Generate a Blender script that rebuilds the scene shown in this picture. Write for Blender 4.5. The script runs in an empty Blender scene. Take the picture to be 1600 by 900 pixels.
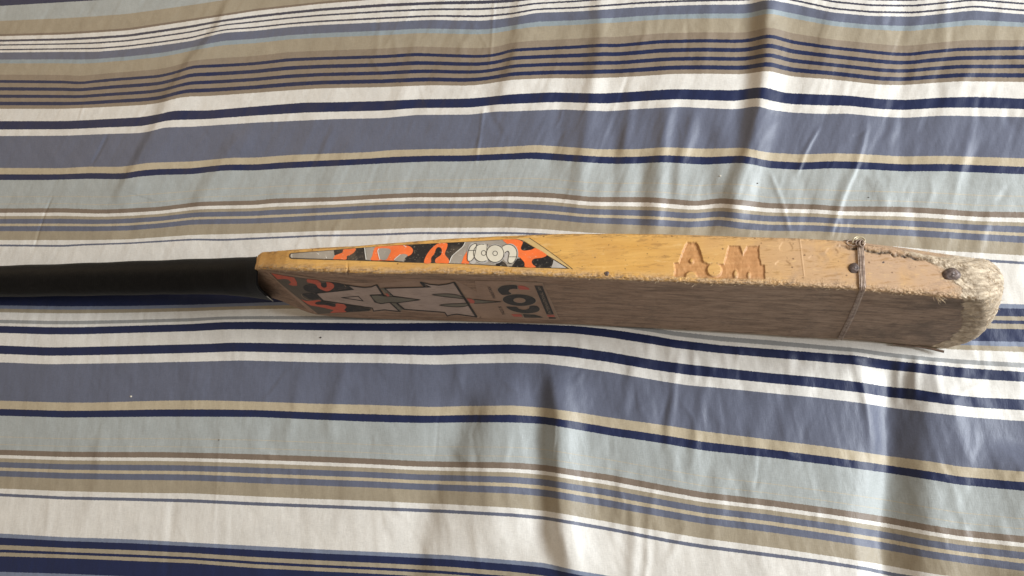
import bpy, bmesh, math
import numpy as np
from mathutils import Vector
from mathutils.bvhtree import BVHTree
from mathutils.geometry import delaunay_2d_cdt

# ------------------------------------------------------------------ camera, world, light, exposure
scene = bpy.context.scene
C = scene.collection
DIST = 0.72                      # camera to the sheet along the view axis
FOC = 1200.0                     # focal length in pixels of a 1600 px wide picture
# the camera looks almost straight down, tipped about 17 degrees towards +y and 12 towards -x
_zc = -np.array([255 / FOC, -358 / FOC, -1.0]); _zc /= np.linalg.norm(_zc)
_xc = np.array([1.0, 0, 0]) - _zc[0] * _zc; _xc /= np.linalg.norm(_xc); _yc = np.cross(_zc, _xc)
ROT = np.array([_xc, _yc, _zc])  # camera axes to world axes
CAM = -ROT @ np.array([0, 0, -DIST])
from mathutils import Matrix
cd = bpy.data.cameras.new('camera'); cam = bpy.data.objects.new('camera', cd); C.objects.link(cam)
cam.location = CAM.tolist(); cam.rotation_euler = Matrix(ROT.tolist()).to_euler()
cd.sensor_width = 36.0; cd.lens = 36.0 * FOC / 1600.0; cd.clip_start = 0.01; cd.clip_end = 50
scene.camera = cam

world = bpy.data.worlds.new("World"); scene.world = world; world.use_nodes = True
wb = world.node_tree.nodes['Background']
wb.inputs['Color'].default_value = (1.0, 0.86, 0.70, 1); wb.inputs['Strength'].default_value = 0.37

def area(name, loc, target, sx, sy, power, col):
    l = bpy.data.lights.new(name, 'AREA'); l.shape = 'RECTANGLE'; l.size = sx; l.size_y = sy
    l.energy = power; l.color = col
    o = bpy.data.objects.new(name, l); C.objects.link(o); o.location = loc
    d = Vector(target) - Vector(loc); o.rotation_euler = d.to_track_quat('-Z', 'Y').to_euler()
    return o
area('window_light', (2.10, 0.06, 1.25), (0.0, 0.0, 0.0), 0.9, 0.9, 94.0, (0.89, 0.95, 1.0))
area('warm_wall_bounce', (-1.5, 1.5, 1.3), (-.1, .1, 0.0), 1.4, 1.4, 8.0, (1.0, 0.74, 0.46))

scene.view_settings.view_transform = 'Standard'; scene.view_settings.look = 'None'
scene.view_settings.exposure = 0.0; scene.view_settings.gamma = 1.0
scene.render.engine = 'CYCLES'

# ------------------------------------------------------------------ small maths helpers
def proj(x, y, z):
    dx, dy, dz = x - CAM[0], y - CAM[1], z - CAM[2]
    a = ROT[0, 0] * dx + ROT[1, 0] * dy + ROT[2, 0] * dz
    b = ROT[0, 1] * dx + ROT[1, 1] * dy + ROT[2, 1] * dz
    depth = -(ROT[0, 2] * dx + ROT[1, 2] * dy + ROT[2, 2] * dz)
    return 800 + FOC * a / depth, 450 + -FOC * b / depth, depth
def ray(px, py):
    return ROT @ np.array([(px - 800) / FOC, (450 - py) / FOC, -1.0])
def unproj(px, py, z=0.0):
    d = ray(px, py); t = (z - CAM[2]) / d[2]
    return CAM + d * t
def curve(pts):
    p = np.array(pts, float); return lambda x: np.interp(x, p[:, 0], p[:, 1])
def solve_y(x, z, fn, y0=0.0):
    y = np.full_like(x, y0)
    for _ in range(30):
        u, v, d = proj(x, y, z); y = y + (v - fn(u)) * d / FOC * 0.95
    return y
RNG = np.random.RandomState(7)
def vnoise(x, y, seed=0):
    r = np.random.RandomState(seed); tab = r.rand(256, 256)
    xi = np.floor(x).astype(int); yi = np.floor(y).astype(int)
    fx = x - xi; fy = y - yi; fx = fx * fx * (3 - 2 * fx); fy = fy * fy * (3 - 2 * fy)
    g = lambda a, b: tab[a & 255, b & 255]
    return ((g(xi, yi) * (1 - fx) + g(xi + 1, yi) * fx) * (1 - fy) + (g(xi, yi + 1) * (1 - fx) + g(xi + 1, yi + 1) * fx) * fy) * 2 - 1
def fbm(x, y, seed=0, octv=4):
    s = 0; a = 1.0; n = 0
    for k in range(octv):
        s = s + a * vnoise(x * 2 ** k + 13.7 * k, y * 2 ** k + 7.1 * k, seed + k); n += a; a *= 0.5
    return s / n
def sstep(a, b, x):
    t = np.clip((x - a) / (b - a), 0, 1); return t * t * (3 - 2 * t)

def mesh_from(name, verts, faces, smooth=True):
    m = bpy.data.meshes.new(name)
    verts = np.asarray(verts, np.float32)
    m.vertices.add(len(verts)); m.vertices.foreach_set('co', verts.ravel())
    if isinstance(faces, np.ndarray):
        k = faces.shape[1]; nf = len(faces)
        m.loops.add(nf * k); m.loops.foreach_set('vertex_index', faces.astype(np.int32).ravel())
        m.polygons.add(nf); m.polygons.foreach_set('loop_start', (np.arange(nf) * k).astype(np.int32))
        m.polygons.foreach_set('loop_total', np.full(nf, k, np.int32))
    else:
        m.clear_geometry(); m.from_pydata([tuple(map(float, v)) for v in verts], [], faces)
    m.update(calc_edges=True); m.validate()
    if smooth: m.polygons.foreach_set('use_smooth', np.ones(len(m.polygons), bool))
    return m
def obj(name, m, mat, parent=None, label=None):
    o = bpy.data.objects.new(name, m); C.objects.link(o)
    if mat: m.materials.append(mat)
    if parent is not None: o.parent = parent
    if label: o['label'] = label
    return o
def attr(m, name, arr):
    a = m.attributes.new(name, 'FLOAT', 'POINT'); a.data.foreach_set('value', np.asarray(arr, np.float32).ravel())
def grid_faces(n, k, wrap=False):
    i = np.arange(n - 1)[:, None]; j = np.arange(k if wrap else k - 1)[None, :]
    j2 = (j + 1) % k
    return np.stack([(i * k + j).ravel(), ((i + 1) * k + j).ravel(), ((i + 1) * k + j2).ravel(), (i * k + j2).ravel()], 1)

# ------------------------------------------------------------------ node helpers
class N:
    def __init__(s, name):
        s.m = bpy.data.materials.new(name); s.m.use_nodes = True; s.t = s.m.node_tree
        s.b = s.t.nodes['Principled BSDF']
    def n(s, typ, **kw):
        nd = s.t.nodes.new(typ)
        for k, v in kw.items(): setattr(nd, k, v)
        return nd
    def l(s, a, b): s.t.links.new(a, b)
    def val(s, sock, v):
        if hasattr(v, 'links') or isinstance(v, bpy.types.NodeSocket): s.l(v, sock)
        else: sock.default_value = v
    def math(s, op, a, b=0.0, c=None, clamp=False):
        nd = s.n('ShaderNodeMath', operation=op, use_clamp=clamp); s.val(nd.inputs[0], a); s.val(nd.inputs[1], b)
        if c is not None: s.val(nd.inputs[2], c)
        return nd.outputs[0]
    def mix(s, f, a, b, blend='MIX'):
        nd = s.n('ShaderNodeMix', data_type='RGBA', blend_type=blend); s.val(nd.inputs[0], f)
        for k, v in ((6, a), (7, b)):
            if isinstance(v, tuple): nd.inputs[k].default_value = (*v, 1) if len(v) == 3 else v
            else: s.l(v, nd.inputs[k])
        return nd.outputs[2]
    def attr(s, name): return s.n('ShaderNodeAttribute', attribute_name=name).outputs['Fac']
    def noise(s, scale, vec=None, detail=4, rough=0.55, stretch=None):
        nd = s.n('ShaderNodeTexNoise'); nd.inputs['Scale'].default_value = scale
        nd.inputs['Detail'].default_value = detail; nd.inputs['Roughness'].default_value = rough
        if vec is None: vec = s.n('ShaderNodeTexCoord').outputs['Object']
        if stretch:
            mp = s.n('ShaderNodeMapping'); mp.inputs['Scale'].default_value = stretch; s.l(vec, mp.inputs[0]); vec = mp.outputs[0]
        s.l(vec, nd.inputs['Vector']); return nd.outputs['Fac']
    def rng(s, v, a, b, c=0.0, d=1.0):
        nd = s.n('ShaderNodeMapRange'); s.val(nd.inputs[0], v)
        for k, q in enumerate((a, b, c, d)): s.val(nd.inputs[k + 1], q)
        return nd.outputs[0]
    def bump(s, h, strength, dist, normal=None):
        nd = s.n('ShaderNodeBump'); nd.inputs['Strength'].default_value = strength; nd.inputs['Distance'].default_value = dist
        s.l(h, nd.inputs['Height'])
        if normal is not None: s.l(normal, nd.inputs['Normal'])
        return nd.outputs[0]

# ------------------------------------------------------------------ the striped sheet
# stripes along the cloth coordinate t: (start, colour)
CREAM = (.655, .625, .575); NAVY = (.008, .015, .058); SLATE = (.112, .122, .168); TAN = (.315, .265, .190)
BROWN = (.185, .140, .105); GREEN = (.345, .365, .355); LTAN = (.43, .36, .25); GREY = (.27, .27, .265); DKS = (.045, .045, .07)
LSL = (.17, .195, .265); BTAN = (.235, .185, .135); PGRN = (.25, .29, .31)
THR = (.42, .375, .29)
STR = [(-40, SLATE), (2.5, NAVY), (9, GREEN), (32.5, TAN), (53, BROWN), (56.5, CREAM), (62, DKS), (65, CREAM), (69.3, DKS), (71.4, CREAM),
       (76.5, DKS), (78.6, CREAM), (82, SLATE), (93, PGRN), (99, TAN), (116.5, BTAN), (125, NAVY), (129.3, BTAN), (136, NAVY), (141, BTAN),
       (147.5, NAVY), (152.3, BTAN), (158.5, NAVY), (164, BTAN), (169.5, CREAM), (189, NAVY), (202, CREAM), (212.3, SLATE), (262, LTAN), (272, NAVY),
       (281, GREEN), (306.5, THR), (307.4, GREEN), (318, THR), (318.8, GREEN), (325.5, BROWN), (332.5, CREAM), (337.5, TAN), (342, SLATE), (349.2, LTAN),
       (353, SLATE), (360.8, TAN), (375, CREAM), (382, SLATE), (385, CREAM), (432, LSL), (437, NAVY), (446, TAN), (451, NAVY), (455, TAN),
       (461, NAVY), (475.6, LSL), (481, TAN), (487, CREAM), (499.3, GREY), (504.5, CREAM), (509.2, NAVY), (520, CREAM), (539.7, NAVY), (553, CREAM),
       (566.3, SLATE), (626.3, LTAN), (638.8, NAVY), (649.5, GREEN), (682, THR), (683, GREEN), (694, THR), (694.9, GREEN), (702.6, BROWN), (711, CREAM),
       (716, TAN), (722, SLATE), (730.5, LTAN), (735.5, SLATE), (744.5, TAN), (763.3, CREAM), (771, SLATE), (775.3, CREAM), (833, LSL), (839.5, NAVY),
       (851, TAN), (858.5, NAVY), (863, TAN), (869, NAVY), (890, LSL), (897, TAN)]
# measured courses of some stripe edges: t, [(across, down) ...]
K = {
 9: [(0,9),(150,0),(200,-4),(300,-17),(400,-32),(600,-52),(800,-59),(1000,-75),(1200,-90),(1300,-72),(1425,-65),(1522,-73),(1600,-69)],
 56.5: [(0,56.5),(100,54),(200,47.5),(300,32.5),(400,17),(500,6),(600,-2),(700,-6),(800,-9),(900,-17),(1000,-27),(1200,-40),(1300,-18),(1360,-12),(1425,-11),(1522,-20),(1600,-14)],
 82: [(0,82),(100,81),(150,81),(200,77),(250,71),(300,64),(325,57),(350,51),(400,48),(450,42.5),(500,39),(600,34.5),(650,32),(675,31),(750,32.5),(775,30.5),(800,27.5),(837,20),(900,18),(1000,11),(1050,9),(1100,7.5),(1170,7),(1200,-1),(1237,6),(1300,19.5),(1360,25),(1425,26),(1450,24),(1522,16),(1600,22.5)],
 125: [(0,125),(100,126),(125,128),(150,125),(175,122.5),(250,117),(275,111),(300,102),(350,100),(400,97),(450,91),(500,89),(600,86),(650,82.5),(700,84.5),(750,86),(775,84),(800,76),(900,71),(940,68),(962,69),(1000,65.5),(1030,62.5),(1100,61),(1155,62),(1175,60),(1200,52.7),(1215,56),(1237,63),(1300,72),(1400,82.5),(1425,82.5),(1450,79),(1500,74.5),(1600,72.5)],
 169.5: [(0,170),(100,170),(150,168),(225,164),(250,161),(270,155),(287,151),(325,150),(400,145),(425,143),(500,138),(600,136),(650,134),(675,133),(725,134),(750,132.5),(800,124.5),(862,122),(912,122.5),(962,121),(1000,119),(1050,115.5),(1100,115),(1162,116),(1200,110),(1215,114),(1237,119.5),(1300,124),(1375,132.5),(1412,133),(1450,130),(1500,127),(1600,128)],
 189: [(0,189),(100,189),(125,188),(220,183),(250,178),(270,172.5),(325,172.5),(400,166),(475,160),(525,159.5),(600,157.5),(650,155),(725,154),(750,152.5),(800,147),(862,144),(937,146),(975,144),(1050,139),(1150,141),(1192,135),(1200,137),(1225,145),(1300,148),(1325,149),(1375,154.5),(1412,156),(1475,152),(1525,151),(1600,154)],
 212.3: [(0,212.5),(100,212),(175,209),(220,208),(237,205),(255,199),(300,198),(400,191.5),(525,186),(600,184.5),(650,179.5),(737,179),(775,174),(800,174),(875,171),(950,174),(1000,170),(1062,167),(1150,171),(1185,165),(1200,171),(1237,176),(1287,178),(1325,177.5),(1375,182.5),(1412,184),(1475,180.5),(1600,183)],
 262: [(0,262),(100,262.5),(137,260),(187,260.5),(200,259),(230,254),(300,252),(362,246),(400,246),(450,242),(500,240),(575,237.5),(612,234),(675,232.5),(725,232),(800,228.5),(837,226),(912,231),(937,233),(1000,232.5),(1037,229.5),(1100,232),(1142,231),(1162,230),(1180,234),(1200,238),(1250,241),(1307,239),(1350,240.5),(1407,244),(1475,243),(1600,247)],
 281: [(0,281),(75,281),(137,279),(195,280),(212,276),(250,273),(300,272),(350,266),(400,266),(450,262.5),(525,259),(600,255),(675,252),(725,252),(800,249),(830,247.5),(900,252.5),(962,256),(1000,255),(1037,253),(1100,257),(1155,254),(1175,256),(1200,262.3),(1250,265),(1300,262.5),(1350,264),(1412,267.5),(1475,267),(1600,272)],
 325.5: [(0,325.5),(100,325),(150,327),(170,327),(200,325.5),(250,323),(312,315),(350,314),(400,313),(425,310),(525,307.5),(600,303),(650,301),(725,301),(800,299),(862,301),(925,307.5),(1000,307.5),(1025,308),(1087,314),(1125,309),(1162,312),(1200,317),(1275,319),(1312,322),(1400,322.5),(1450,324.5),(1525,330),(1600,331)],
 360.8: [(0,361),(150,361),(200,360),(250,356),(300,350.5),(400,349),(450,347),(500,344),(575,340),(650,338),(775,337.5),(800,339),(850,342),(912,348),(975,350.5),(1025,352.5),(1075,355.5),(1125,352.5),(1162,358),(1200,360.5),(1275,361),(1325,364),(1400,367.5),(1462,371),(1525,375),(1600,379.5)],
 375: [(0,375),(150,375),(200,374),(300,367),(400,364.5),(500,361),(575,359),(650,356),(800,355.5),(850,358),(912,363),(1000,368),(1100,372),(1200,377),(1300,380),(1400,385),(1480,392),(1600,399)],
 383.5: [(0,383.5),(100,384.5),(125,382.5),(200,380),(250,377),(300,374),(350,375),(400,372.5),(500,368),(575,367),(650,364),(800,364),(850,366),(912,371),(1000,376),(1200,386),(1400,397),(1535,406.7),(1600,411)],
 432: [(0,427),(400,420),(800,420),(1200,440),(1450,472),(1600,475.5)],
 475.6: [(0,477),(100,478.5),(200,478),(300,476),(400,473),(500,470),(800,466),(1200,500),(1450,531),(1600,534)],
 509.2: [(0,509),(75,511),(125,511),(200,509),(300,506),(345,503),(400,502.5),(500,504),(600,505),(700,504),(800,505),(900,509),(950,514),(975,517.5),(1025,525),(1050,530),(1125,539),(1200,544.7),(1300,552.5),(1337,555),(1375,561),(1400,564),(1450,569),(1500,574),(1600,581)],
 539.7: [(0,539.5),(75,542.5),(125,542),(225,539.5),(325,537),(362,535),(400,535.5),(525,538),(625,539.5),(675,540.5),(725,539),(800,537.7),(887,541),(950,549.5),(975,554),(1025,562.5),(1075,569),(1125,574.5),(1200,582.5),(1275,589),(1337,596),(1387,604),(1425,607),(1475,615),(1525,620.5),(1600,624)],
 566.3: [(0,566),(75,569),(200,567),(300,565),(375,563),(400,563.5),(500,566),(600,567),(675,569.5),(700,569),(750,567.5),(800,566.5),(850,567.5),(900,574),(950,581),(1025,594),(1075,602),(1125,606),(1200,613.7),(1275,621),(1350,630),(1395,637.5),(1450,644),(1525,652.5),(1600,658)],
 626.3: [(0,626),(100,629),(150,629),(250,626),(325,625.5),(400,627.5),(500,631),(575,632.5),(675,636),(725,634.5),(800,633.5),(850,637),(900,644),(950,652),(1000,659),(1050,666),(1100,674),(1200,686.5),(1300,699),(1387,712.5),(1450,720.5),(1500,729),(1600,737)],
 649.5: [(0,649.5),(100,652.5),(250,651),(400,651.5),(500,656),(575,659),(662,661),(725,660),(800,660),(850,662.5),(900,671),(962,682),(1025,691),(1100,704),(1200,714.5),(1300,727),(1387,739),(1450,749),(1500,757.5),(1600,767)],
 702.6: [(0,702.5),(100,705.5),(175,706),(250,706),(350,708),(400,709.5),(475,712),(575,716),(650,720),(700,721),(800,722.3),(850,726),(900,734),(950,741),(1050,760),(1100,769),(1200,780.3),(1300,794),(1387,807.5),(1450,819.5),(1500,827.5),(1600,837.5)],
 763.3: [(0,763),(100,767),(200,769.5),(300,770.5),(400,775.3),(500,779.5),(575,782),(650,785.5),(700,787.5),(800,793),(850,797.5),(900,806),(1000,824),(1050,832.5),(1100,841),(1200,854),(1300,869),(1375,881),(1450,895),(1600,917)],
 773.2: [(0,773),(100,778),(200,780),(300,782.5),(400,787.3),(500,791),(600,795),(700,799),(800,804.5),(850,809),(900,817.5),(950,826),(1000,836),(1050,846),(1100,854),(1200,866.7),(1275,876),(1350,887.5),(1387,896),(1600,930)],
 833: [(0,833),(100,839),(200,842),(300,847.5),(400,852.7),(500,858),(600,862.5),(700,867),(800,875),(850,879),(900,891),(950,899),(1000,911),(1100,926),(1200,940),(1400,975),(1600,1005)],
 869: [(0,869),(100,872),(200,876),(300,880),(400,887.5),(500,892.5),(600,897),(700,903),(800,911),(900,926),(1000,947),(1200,976),(1400,1012),(1600,1042)],
}
ts = np.array(sorted(K)); XS = np.arange(-400, 2001, 4.0)
Lk = []
gk = np.exp(-(np.arange(-6, 7) / 2.6) ** 2); gk /= gk.sum()
for t in ts:
    p = np.array(K[t], float); y = np.interp(XS, p[:, 0], p[:, 1])
    sr = (p[-1, 1] - p[-3, 1]) / (p[-1, 0] - p[-3, 0]); y = np.where(XS > 1600, y + 0.5 * sr * (XS - 1600), y)
    y = np.convolve(np.pad(y, 6, mode='edge'), gk, mode='valid'); Lk.append(y)
Lk = np.array(Lk)                     # (lines, columns)
def cloth_t(u, v):
    u = np.clip(u, -400, 2000); ci = (u + 400) / 4.0; i0 = np.clip(ci.astype(int), 0, len(XS) - 2); f = ci - i0
    t = np.empty_like(u)
    ys = Lk[:, i0] * (1 - f) + Lk[:, i0 + 1] * f            # lines x points
    lo = (v - ys[0]) * 0.93 + ts[0]
    hi = (v - ys[-1]) * 0.86 + ts[-1]
    t = np.where(v < ys[0], lo, hi)
    for k in range(len(ts) - 1):
        m = (v >= ys[k]) & (v < ys[k + 1])
        t[m] = (ts[k] + (v - ys[k]) / np.maximum(ys[k + 1] - ys[k], .5) * (ts[k + 1] - ts[k]))[m]
    # outside the measured part the pattern goes on by turning back on itself
    span = 892.0; q = np.mod(t - 4, 2 * span); q = np.where(q > span, 2 * span - q, q)
    return np.where((t < 4) | (t > 896), q + 4, t)

def axis(lo, hi, step, far, grow=1.10):
    a = list(np.arange(lo, hi, step)); s = step; r = []
    x = hi
    while x < far: r.append(x); s = min(s * grow, .02); x += s
    s = step; l = []; x = lo - step
    while x > -far: l.append(x); s = min(s * grow, .02); x -= s
    return np.array(l[::-1] + a + r)
_cn = np.array([unproj(a, b)[:2] for a, b in ((-20, -20), (1620, -20), (-20, 920), (1620, 920))])
gx = axis(_cn[:, 0].min(), _cn[:, 0].max(), .00098, 1.1); gy = axis(_cn[:, 1].min(), _cn[:, 1].max(), .00098, 0.9)
GX, GY = np.meshgrid(gx, gy, indexing='ij')
H = np.zeros_like(GX)
def fold(pts, h, wl, wr, power=2.0, fade=0.22):
    if pts[0][1] > 500 and wl + wr > 17: h = h * 1.5
    """a crease of the cloth: pts along its crest, h height in mm, wl / wr flank widths in mm"""
    P = np.array([unproj(a, b)[:2] for a, b in pts]); R = max(wl, wr) * 0.001 * 3.2
    m = (GX > P[:, 0].min() - R) & (GX < P[:, 0].max() + R) & (GY > P[:, 1].min() - R) & (GY < P[:, 1].max() + R)
    if not m.any(): return
    ii = np.where(m); x = GX[ii]; y = GY[ii]
    seg = np.linalg.norm(np.diff(P, axis=0), axis=1); L = seg.sum(); acc = 0
    best = np.full(x.shape, 1e9); side = np.zeros_like(best); along = np.zeros_like(best)
    for k in range(len(P) - 1):
        d = P[k + 1] - P[k]; l = seg[k]; d = d / l
        s = np.clip((x - P[k, 0]) * d[0] + (y - P[k, 1]) * d[1], 0, l)
        qx = x - P[k, 0] - d[0] * s; qy = y - P[k, 1] - d[1] * s; r = np.hypot(qx, qy)
        c = r < best; best[c] = r[c]; side[c] = (qx * d[1] - qy * d[0])[c]; along[c] = (acc + s)[c] / L; acc += l
    if P[0, 1] < P[-1, 1]: pass
    right = np.where(P[0, 1] > P[-1, 1], side < 0, side > 0)
    w = np.where(right, wr, wl) * 0.001
    e = np.sqrt((best / w) ** 2 + 0.03) if power < 2 else best / w
    prof = np.exp(-e ** power)
    env = sstep(0, fade, along) * sstep(0, fade, 1 - along)
    H[ii] += h * 0.001 * prof * env
fold([(1205,-80),(1200,0),(1199,80),(1188,170),(1172,240),(1150,300),(1145,380)], 7.6, 9, 14, fade=.12)
fold([(1172,-60),(1168,60),(1160,170),(1145,250)], -2.4, 12, 9)
fold([(1413,-90),(1413,0),(1413,110),(1411,200),(1404,290)], -5, 15, 20, 1.3, .12)
fold([(940,-60),(938,60),(925,150),(915,220),(905,300),(895,380)], 3.6, 9, 10)
fold([(990,140),(980,200),(972,250)], 2.0, 5, 6)
fold([(965,170),(958,240),(955,320),(950,390)], -2.2, 8, 8)
fold([(1005,230),(1000,300),(995,380)], -2.6, 9, 7)
fold([(1110,180),(1105,260),(1108,340),(1105,400)], -3.0, 12, 9)
fold([(885,100),(870,200),(860,300)], -1.6, 9, 9)
fold([(1250,260),(1262,320),(1270,380)], -1.2, 7, 7)
fold([(1420,300),(1432,350),(1440,400)], -1.2, 5, 6)
fold([(1340,260),(1372,290),(1385,330)], 1.0, 5, 5)
fold([(1048,130),(1038,215),(1030,300),(1022,390)], 3.6, 9, 7)
fold([(1090,160),(1075,215),(1062,260),(1055,330)], 2.2, 5, 6)
fold([(1285,190),(1258,238),(1243,280)], .9, 2.5, 1.6)
fold([(1358,170),(1349,225),(1338,260),(1318,305),(1303,350),(1293,390)], 1.5, 4, 2.4)
fold([(1200,262),(1222,315),(1236,372)], 1.1, 3, 2)
fold([(1300,0),(1290,60),(1295,120)], 1.5, 10, 12)
fold([(370,-20),(345,50),(300,100),(268,150),(246,205),(222,255),(195,300),(180,340)], 4.2, 11, 34, fade=.15)
fold([(405,190),(362,235),(330,290),(300,345)], 2.2, 11, 22)
fold([(822,-60),(815,20),(810,80),(795,130),(775,185)], 3.6, 10, 22)
fold([(773,-10),(769,60),(764,120)], .7, 2, 1.5)
fold([(757,160),(750,210),(742,265)], .8, 2, 1.6)
fold([(655,40),(640,110),(615,190)], 1.3, 8, 10)
fold([(856,540),(868,590),(876,650),(876,700),(877,760),(884,830),(900,900),(910,960)], 6.8, 11, 18, fade=.25)
fold([(870,655),(868,690),(862,730)], .7, 2, 1.5)
fold([(842,600),(843,700),(846,800),(850,900)], -2.2, 14, 11)
fold([(735,600),(722,650),(700,700),(675,760),(658,820),(645,880),(635,960)], -3.4, 26, 15, fade=.15)
fold([(800,560),(785,640),(780,700),(772,800),(760,900)], 3.6, 24, 24)
fold([(756,620),(738,680),(748,740)], -.5, 3, 4)
fold([(725,560),(712,600),(700,650)], .9, 6, 6)
fold([(1392,545),(1392,640),(1394,720),(1390,780),(1382,840),(1388,900),(1392,980)], -7.5, 15, 20, 1.6, .12)
fold([(1455,570),(1450,640),(1455,740),(1452,820),(1450,960)], 4.2, 17, 38, fade=.15)
fold([(1326,520),(1337,570),(1350,610),(1360,660),(1364,720)], 2.6, 4.5, 9)
fold([(1408,540),(1407,580),(1404,640)], 1.5, 3.5, 3, fade=.3)
fold([(1432,535),(1431,575),(1426,640)], 1.9, 3, 4, fade=.3)
fold([(1462,540),(1460,590),(1466,640)], 1.3, 3.5, 4, fade=.3)
fold([(1472,590),(1490,640),(1502,690),(1510,740)], 1.1, 6, 5)
fold([(1066,530),(1052,600),(1045,660),(1040,730)], 1.3, 4, 4)
fold([(1108,575),(1094,640),(1084,700),(1080,760)], 1.3, 5, 5)
fold([(995,560),(984,600),(970,660)], 1.4, 6, 5)
fold([(1200,590),(1180,690),(1170,800)], 1.0, 7, 8)
fold([(272,770),(264,830),(258,910)], -.7, 4, 5)
fold([(346,660),(341,740),(334,830)], .30, 2.2, 2)
fold([(318,560),(310,660),(322,760)], .4, 9, 7)
fold([(95,740),(80,800),(70,860)], .4, 6, 5)
fold([(545,700),(538,780),(520,860)], .5, 7, 6)
fold([(430,520),(418,600)], .4, 6, 6)
fold([(160,660),(150,760),(120,860)], .8, 7, 8)
fold([(684,640),(680,690),(676,725)], -.28, 1.5, 1.5)
fold([(170,205),(155,235),(140,262)], -.8, 2, 3)
fold([(84,300),(70,330),(60,360),(50,395)], -.8, 1.6, 2)
fold([(985,770),(992,850),(985,930)], 1.7, 6, 5)
fold([(1012,800),(1012,870),(1005,930)], 1.0, 3, 3)
fold([(975,720),(968,790),(955,860)], 1.2, 5, 6)
fold([(1480,-40),(1477,30),(1476,90)], 1.2, 5, 4)
fold([(1530,180),(1500,260),(1480,340),(1478,400)], 1.0, 7, 6)
fold([(1660,700),(1650,800),(1640,960)], 9, 48, 30)
fold([(545,560),(520,640),(515,700)], 1.0, 9, 9)
fold([(470,560),(462,640),(440,700)], .8, 5, 7)
fold([(1135,720),(1120,800),(1118,880)], 1.0, 8, 8)
fold([(1270,540),(1240,640),(1220,740)], .9, 8, 9)
fold([(560,200),(520,280),(500,350)], 1.0, 10, 12)
fold([(1110,-20),(1105,60),(1095,130)], 1.1, 8, 6)
cr_r = np.random.RandomState(12)
for k in range(170):        # small odd creases
    u0 = 1600 * cr_r.rand() ** .75; v0 = cr_r.uniform(0, 380) if k % 2 else cr_r.uniform(530, 880)
    an = (cr_r.normal(.28, .28) if v0 < 450 else cr_r.normal(-.02, .30)) + (cr_r.choice([-.9, .9]) if cr_r.rand() < .18 else 0); L_ = cr_r.uniform(18, 60); bend = cr_r.uniform(-.25, .25) * L_
    dx, dy = -math.sin(an), math.cos(an); w_ = cr_r.uniform(1.8, 5.5)
    fold([(u0 - dx * L_, v0 - dy * L_), (u0 + dy * bend, v0 - dx * bend), (u0 + dx * L_, v0 + dy * L_)], cr_r.choice([-1, 1, 1]) * w_ * cr_r.uniform(.09, .22) * (.7 if u0 < 500 else 1), w_ * cr_r.uniform(.6, 1.4), w_, fade=.45)
for u0, v0 in ((1010,530),(1045,536),(1082,538),(1150,545),(1230,552),(1290,556),(905,524),(860,522),(1500,560),(1535,560)):
    fold([(u0, v0 - 25), (u0 + 3, v0 + 12), (u0 + 2, v0 + 48)], .9, 3.5, 4.5, fade=.45)
# fine crumple of the cloth: long soft pleats that run roughly up and down the picture
U, V, _ = proj(GX, GY, np.zeros_like(GX))
slant = np.where(V < 450, -.42, .12)
ax = GX - np.interp(V, [0, 420, 520, 900], [-.42, -.42, .12, .12]) * 0 + GY * np.interp(V, [0, 400, 560, 900], [-.38, -.38, .05, .10])
fineamp = np.interp(U, [0, 500, 900, 1600], [.55, .65, 1.0, .95])
n1 = fbm(ax * 55, GY * 11, 3, 3); n2 = fbm(ax * 150 + 3, GY * 34, 9, 3); n3 = 1 - np.abs(fbm(ax * 85 + 5, GY * 16 + 2, 21, 3)) * 2.2
patch = sstep(-.25, .45, fbm(GX * 9 + 2, GY * 9, 33, 3)); ax2 = GX * .8 + GY * .6; n4 = fbm(ax2 * 60, (GY * .8 - GX * .6) * 16, 35, 3); ax3 = GX * .9 - GY * .45; n5 = fbm(ax3 * 75, (GY * .9 + GX * .45) * 20, 37, 3)
H += fineamp * (n1 * .00120 + n2 * .00010 * patch + np.clip(n3, 0, 1) ** 3 * .00014 * patch + n4 * .0007 * (1 - patch) + n5 * .0006 * patch)
H += fbm(GX * 7 + 3, GY * 7, 5, 2) * .0016

# ------------------------------------------------------------------ the bat: blade surface
ya = curve([(380,399),(398,397),(403,394.5),(407,392.5),(440,390),(450,389),(500,386),(550,384),(600,379.5),(650,376),(700,372),(800,367),(875,364.5),(950,364),(1025,365),(1200,370),(1275,372.5),(1325,375),(1350,377),(1400,383),(1450,389),(1500,397),(1560,405),(1640,416)])
yb = curve([(380,420),(398,419.5),(409,418.5),(466,421.5),(541,424.5),(617,426.5),(660,425),(736,426.5),(811,428),(887,431.5),(998,436.6),(1095,440.5),(1193,443.5),(1230,445),(1323,450),(1417,455.5),(1510,461),(1560,465),(1640,471)])
yc = curve([(380,462),(399,463),(424,469),(440,471),(460,480),(477,488),(490,492.5),(515,495.3),(570,498.5),(670,501.5),(770,504),(820,505.7),(900,508),(975,511.5),(1050,515.5),(1193,524),(1250,528.5),(1323,531),(1393,535.5),(1440,539.5),(1500,544),(1640,556)])
width = curve([(380,.050),(398,.054),(412,.060),(424,.067),(440,.076),(460,.088),(480,.097),(500,.102),(530,.106),(600,.108),(1700,.108)])
xa = unproj(385, 440, .06)[0]; xe = unproj(1535, 490, .06)[0]; x0c, x1c = unproj(1020, 400, .105)[0], unproj(1275, 400, .105)[0]
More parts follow.
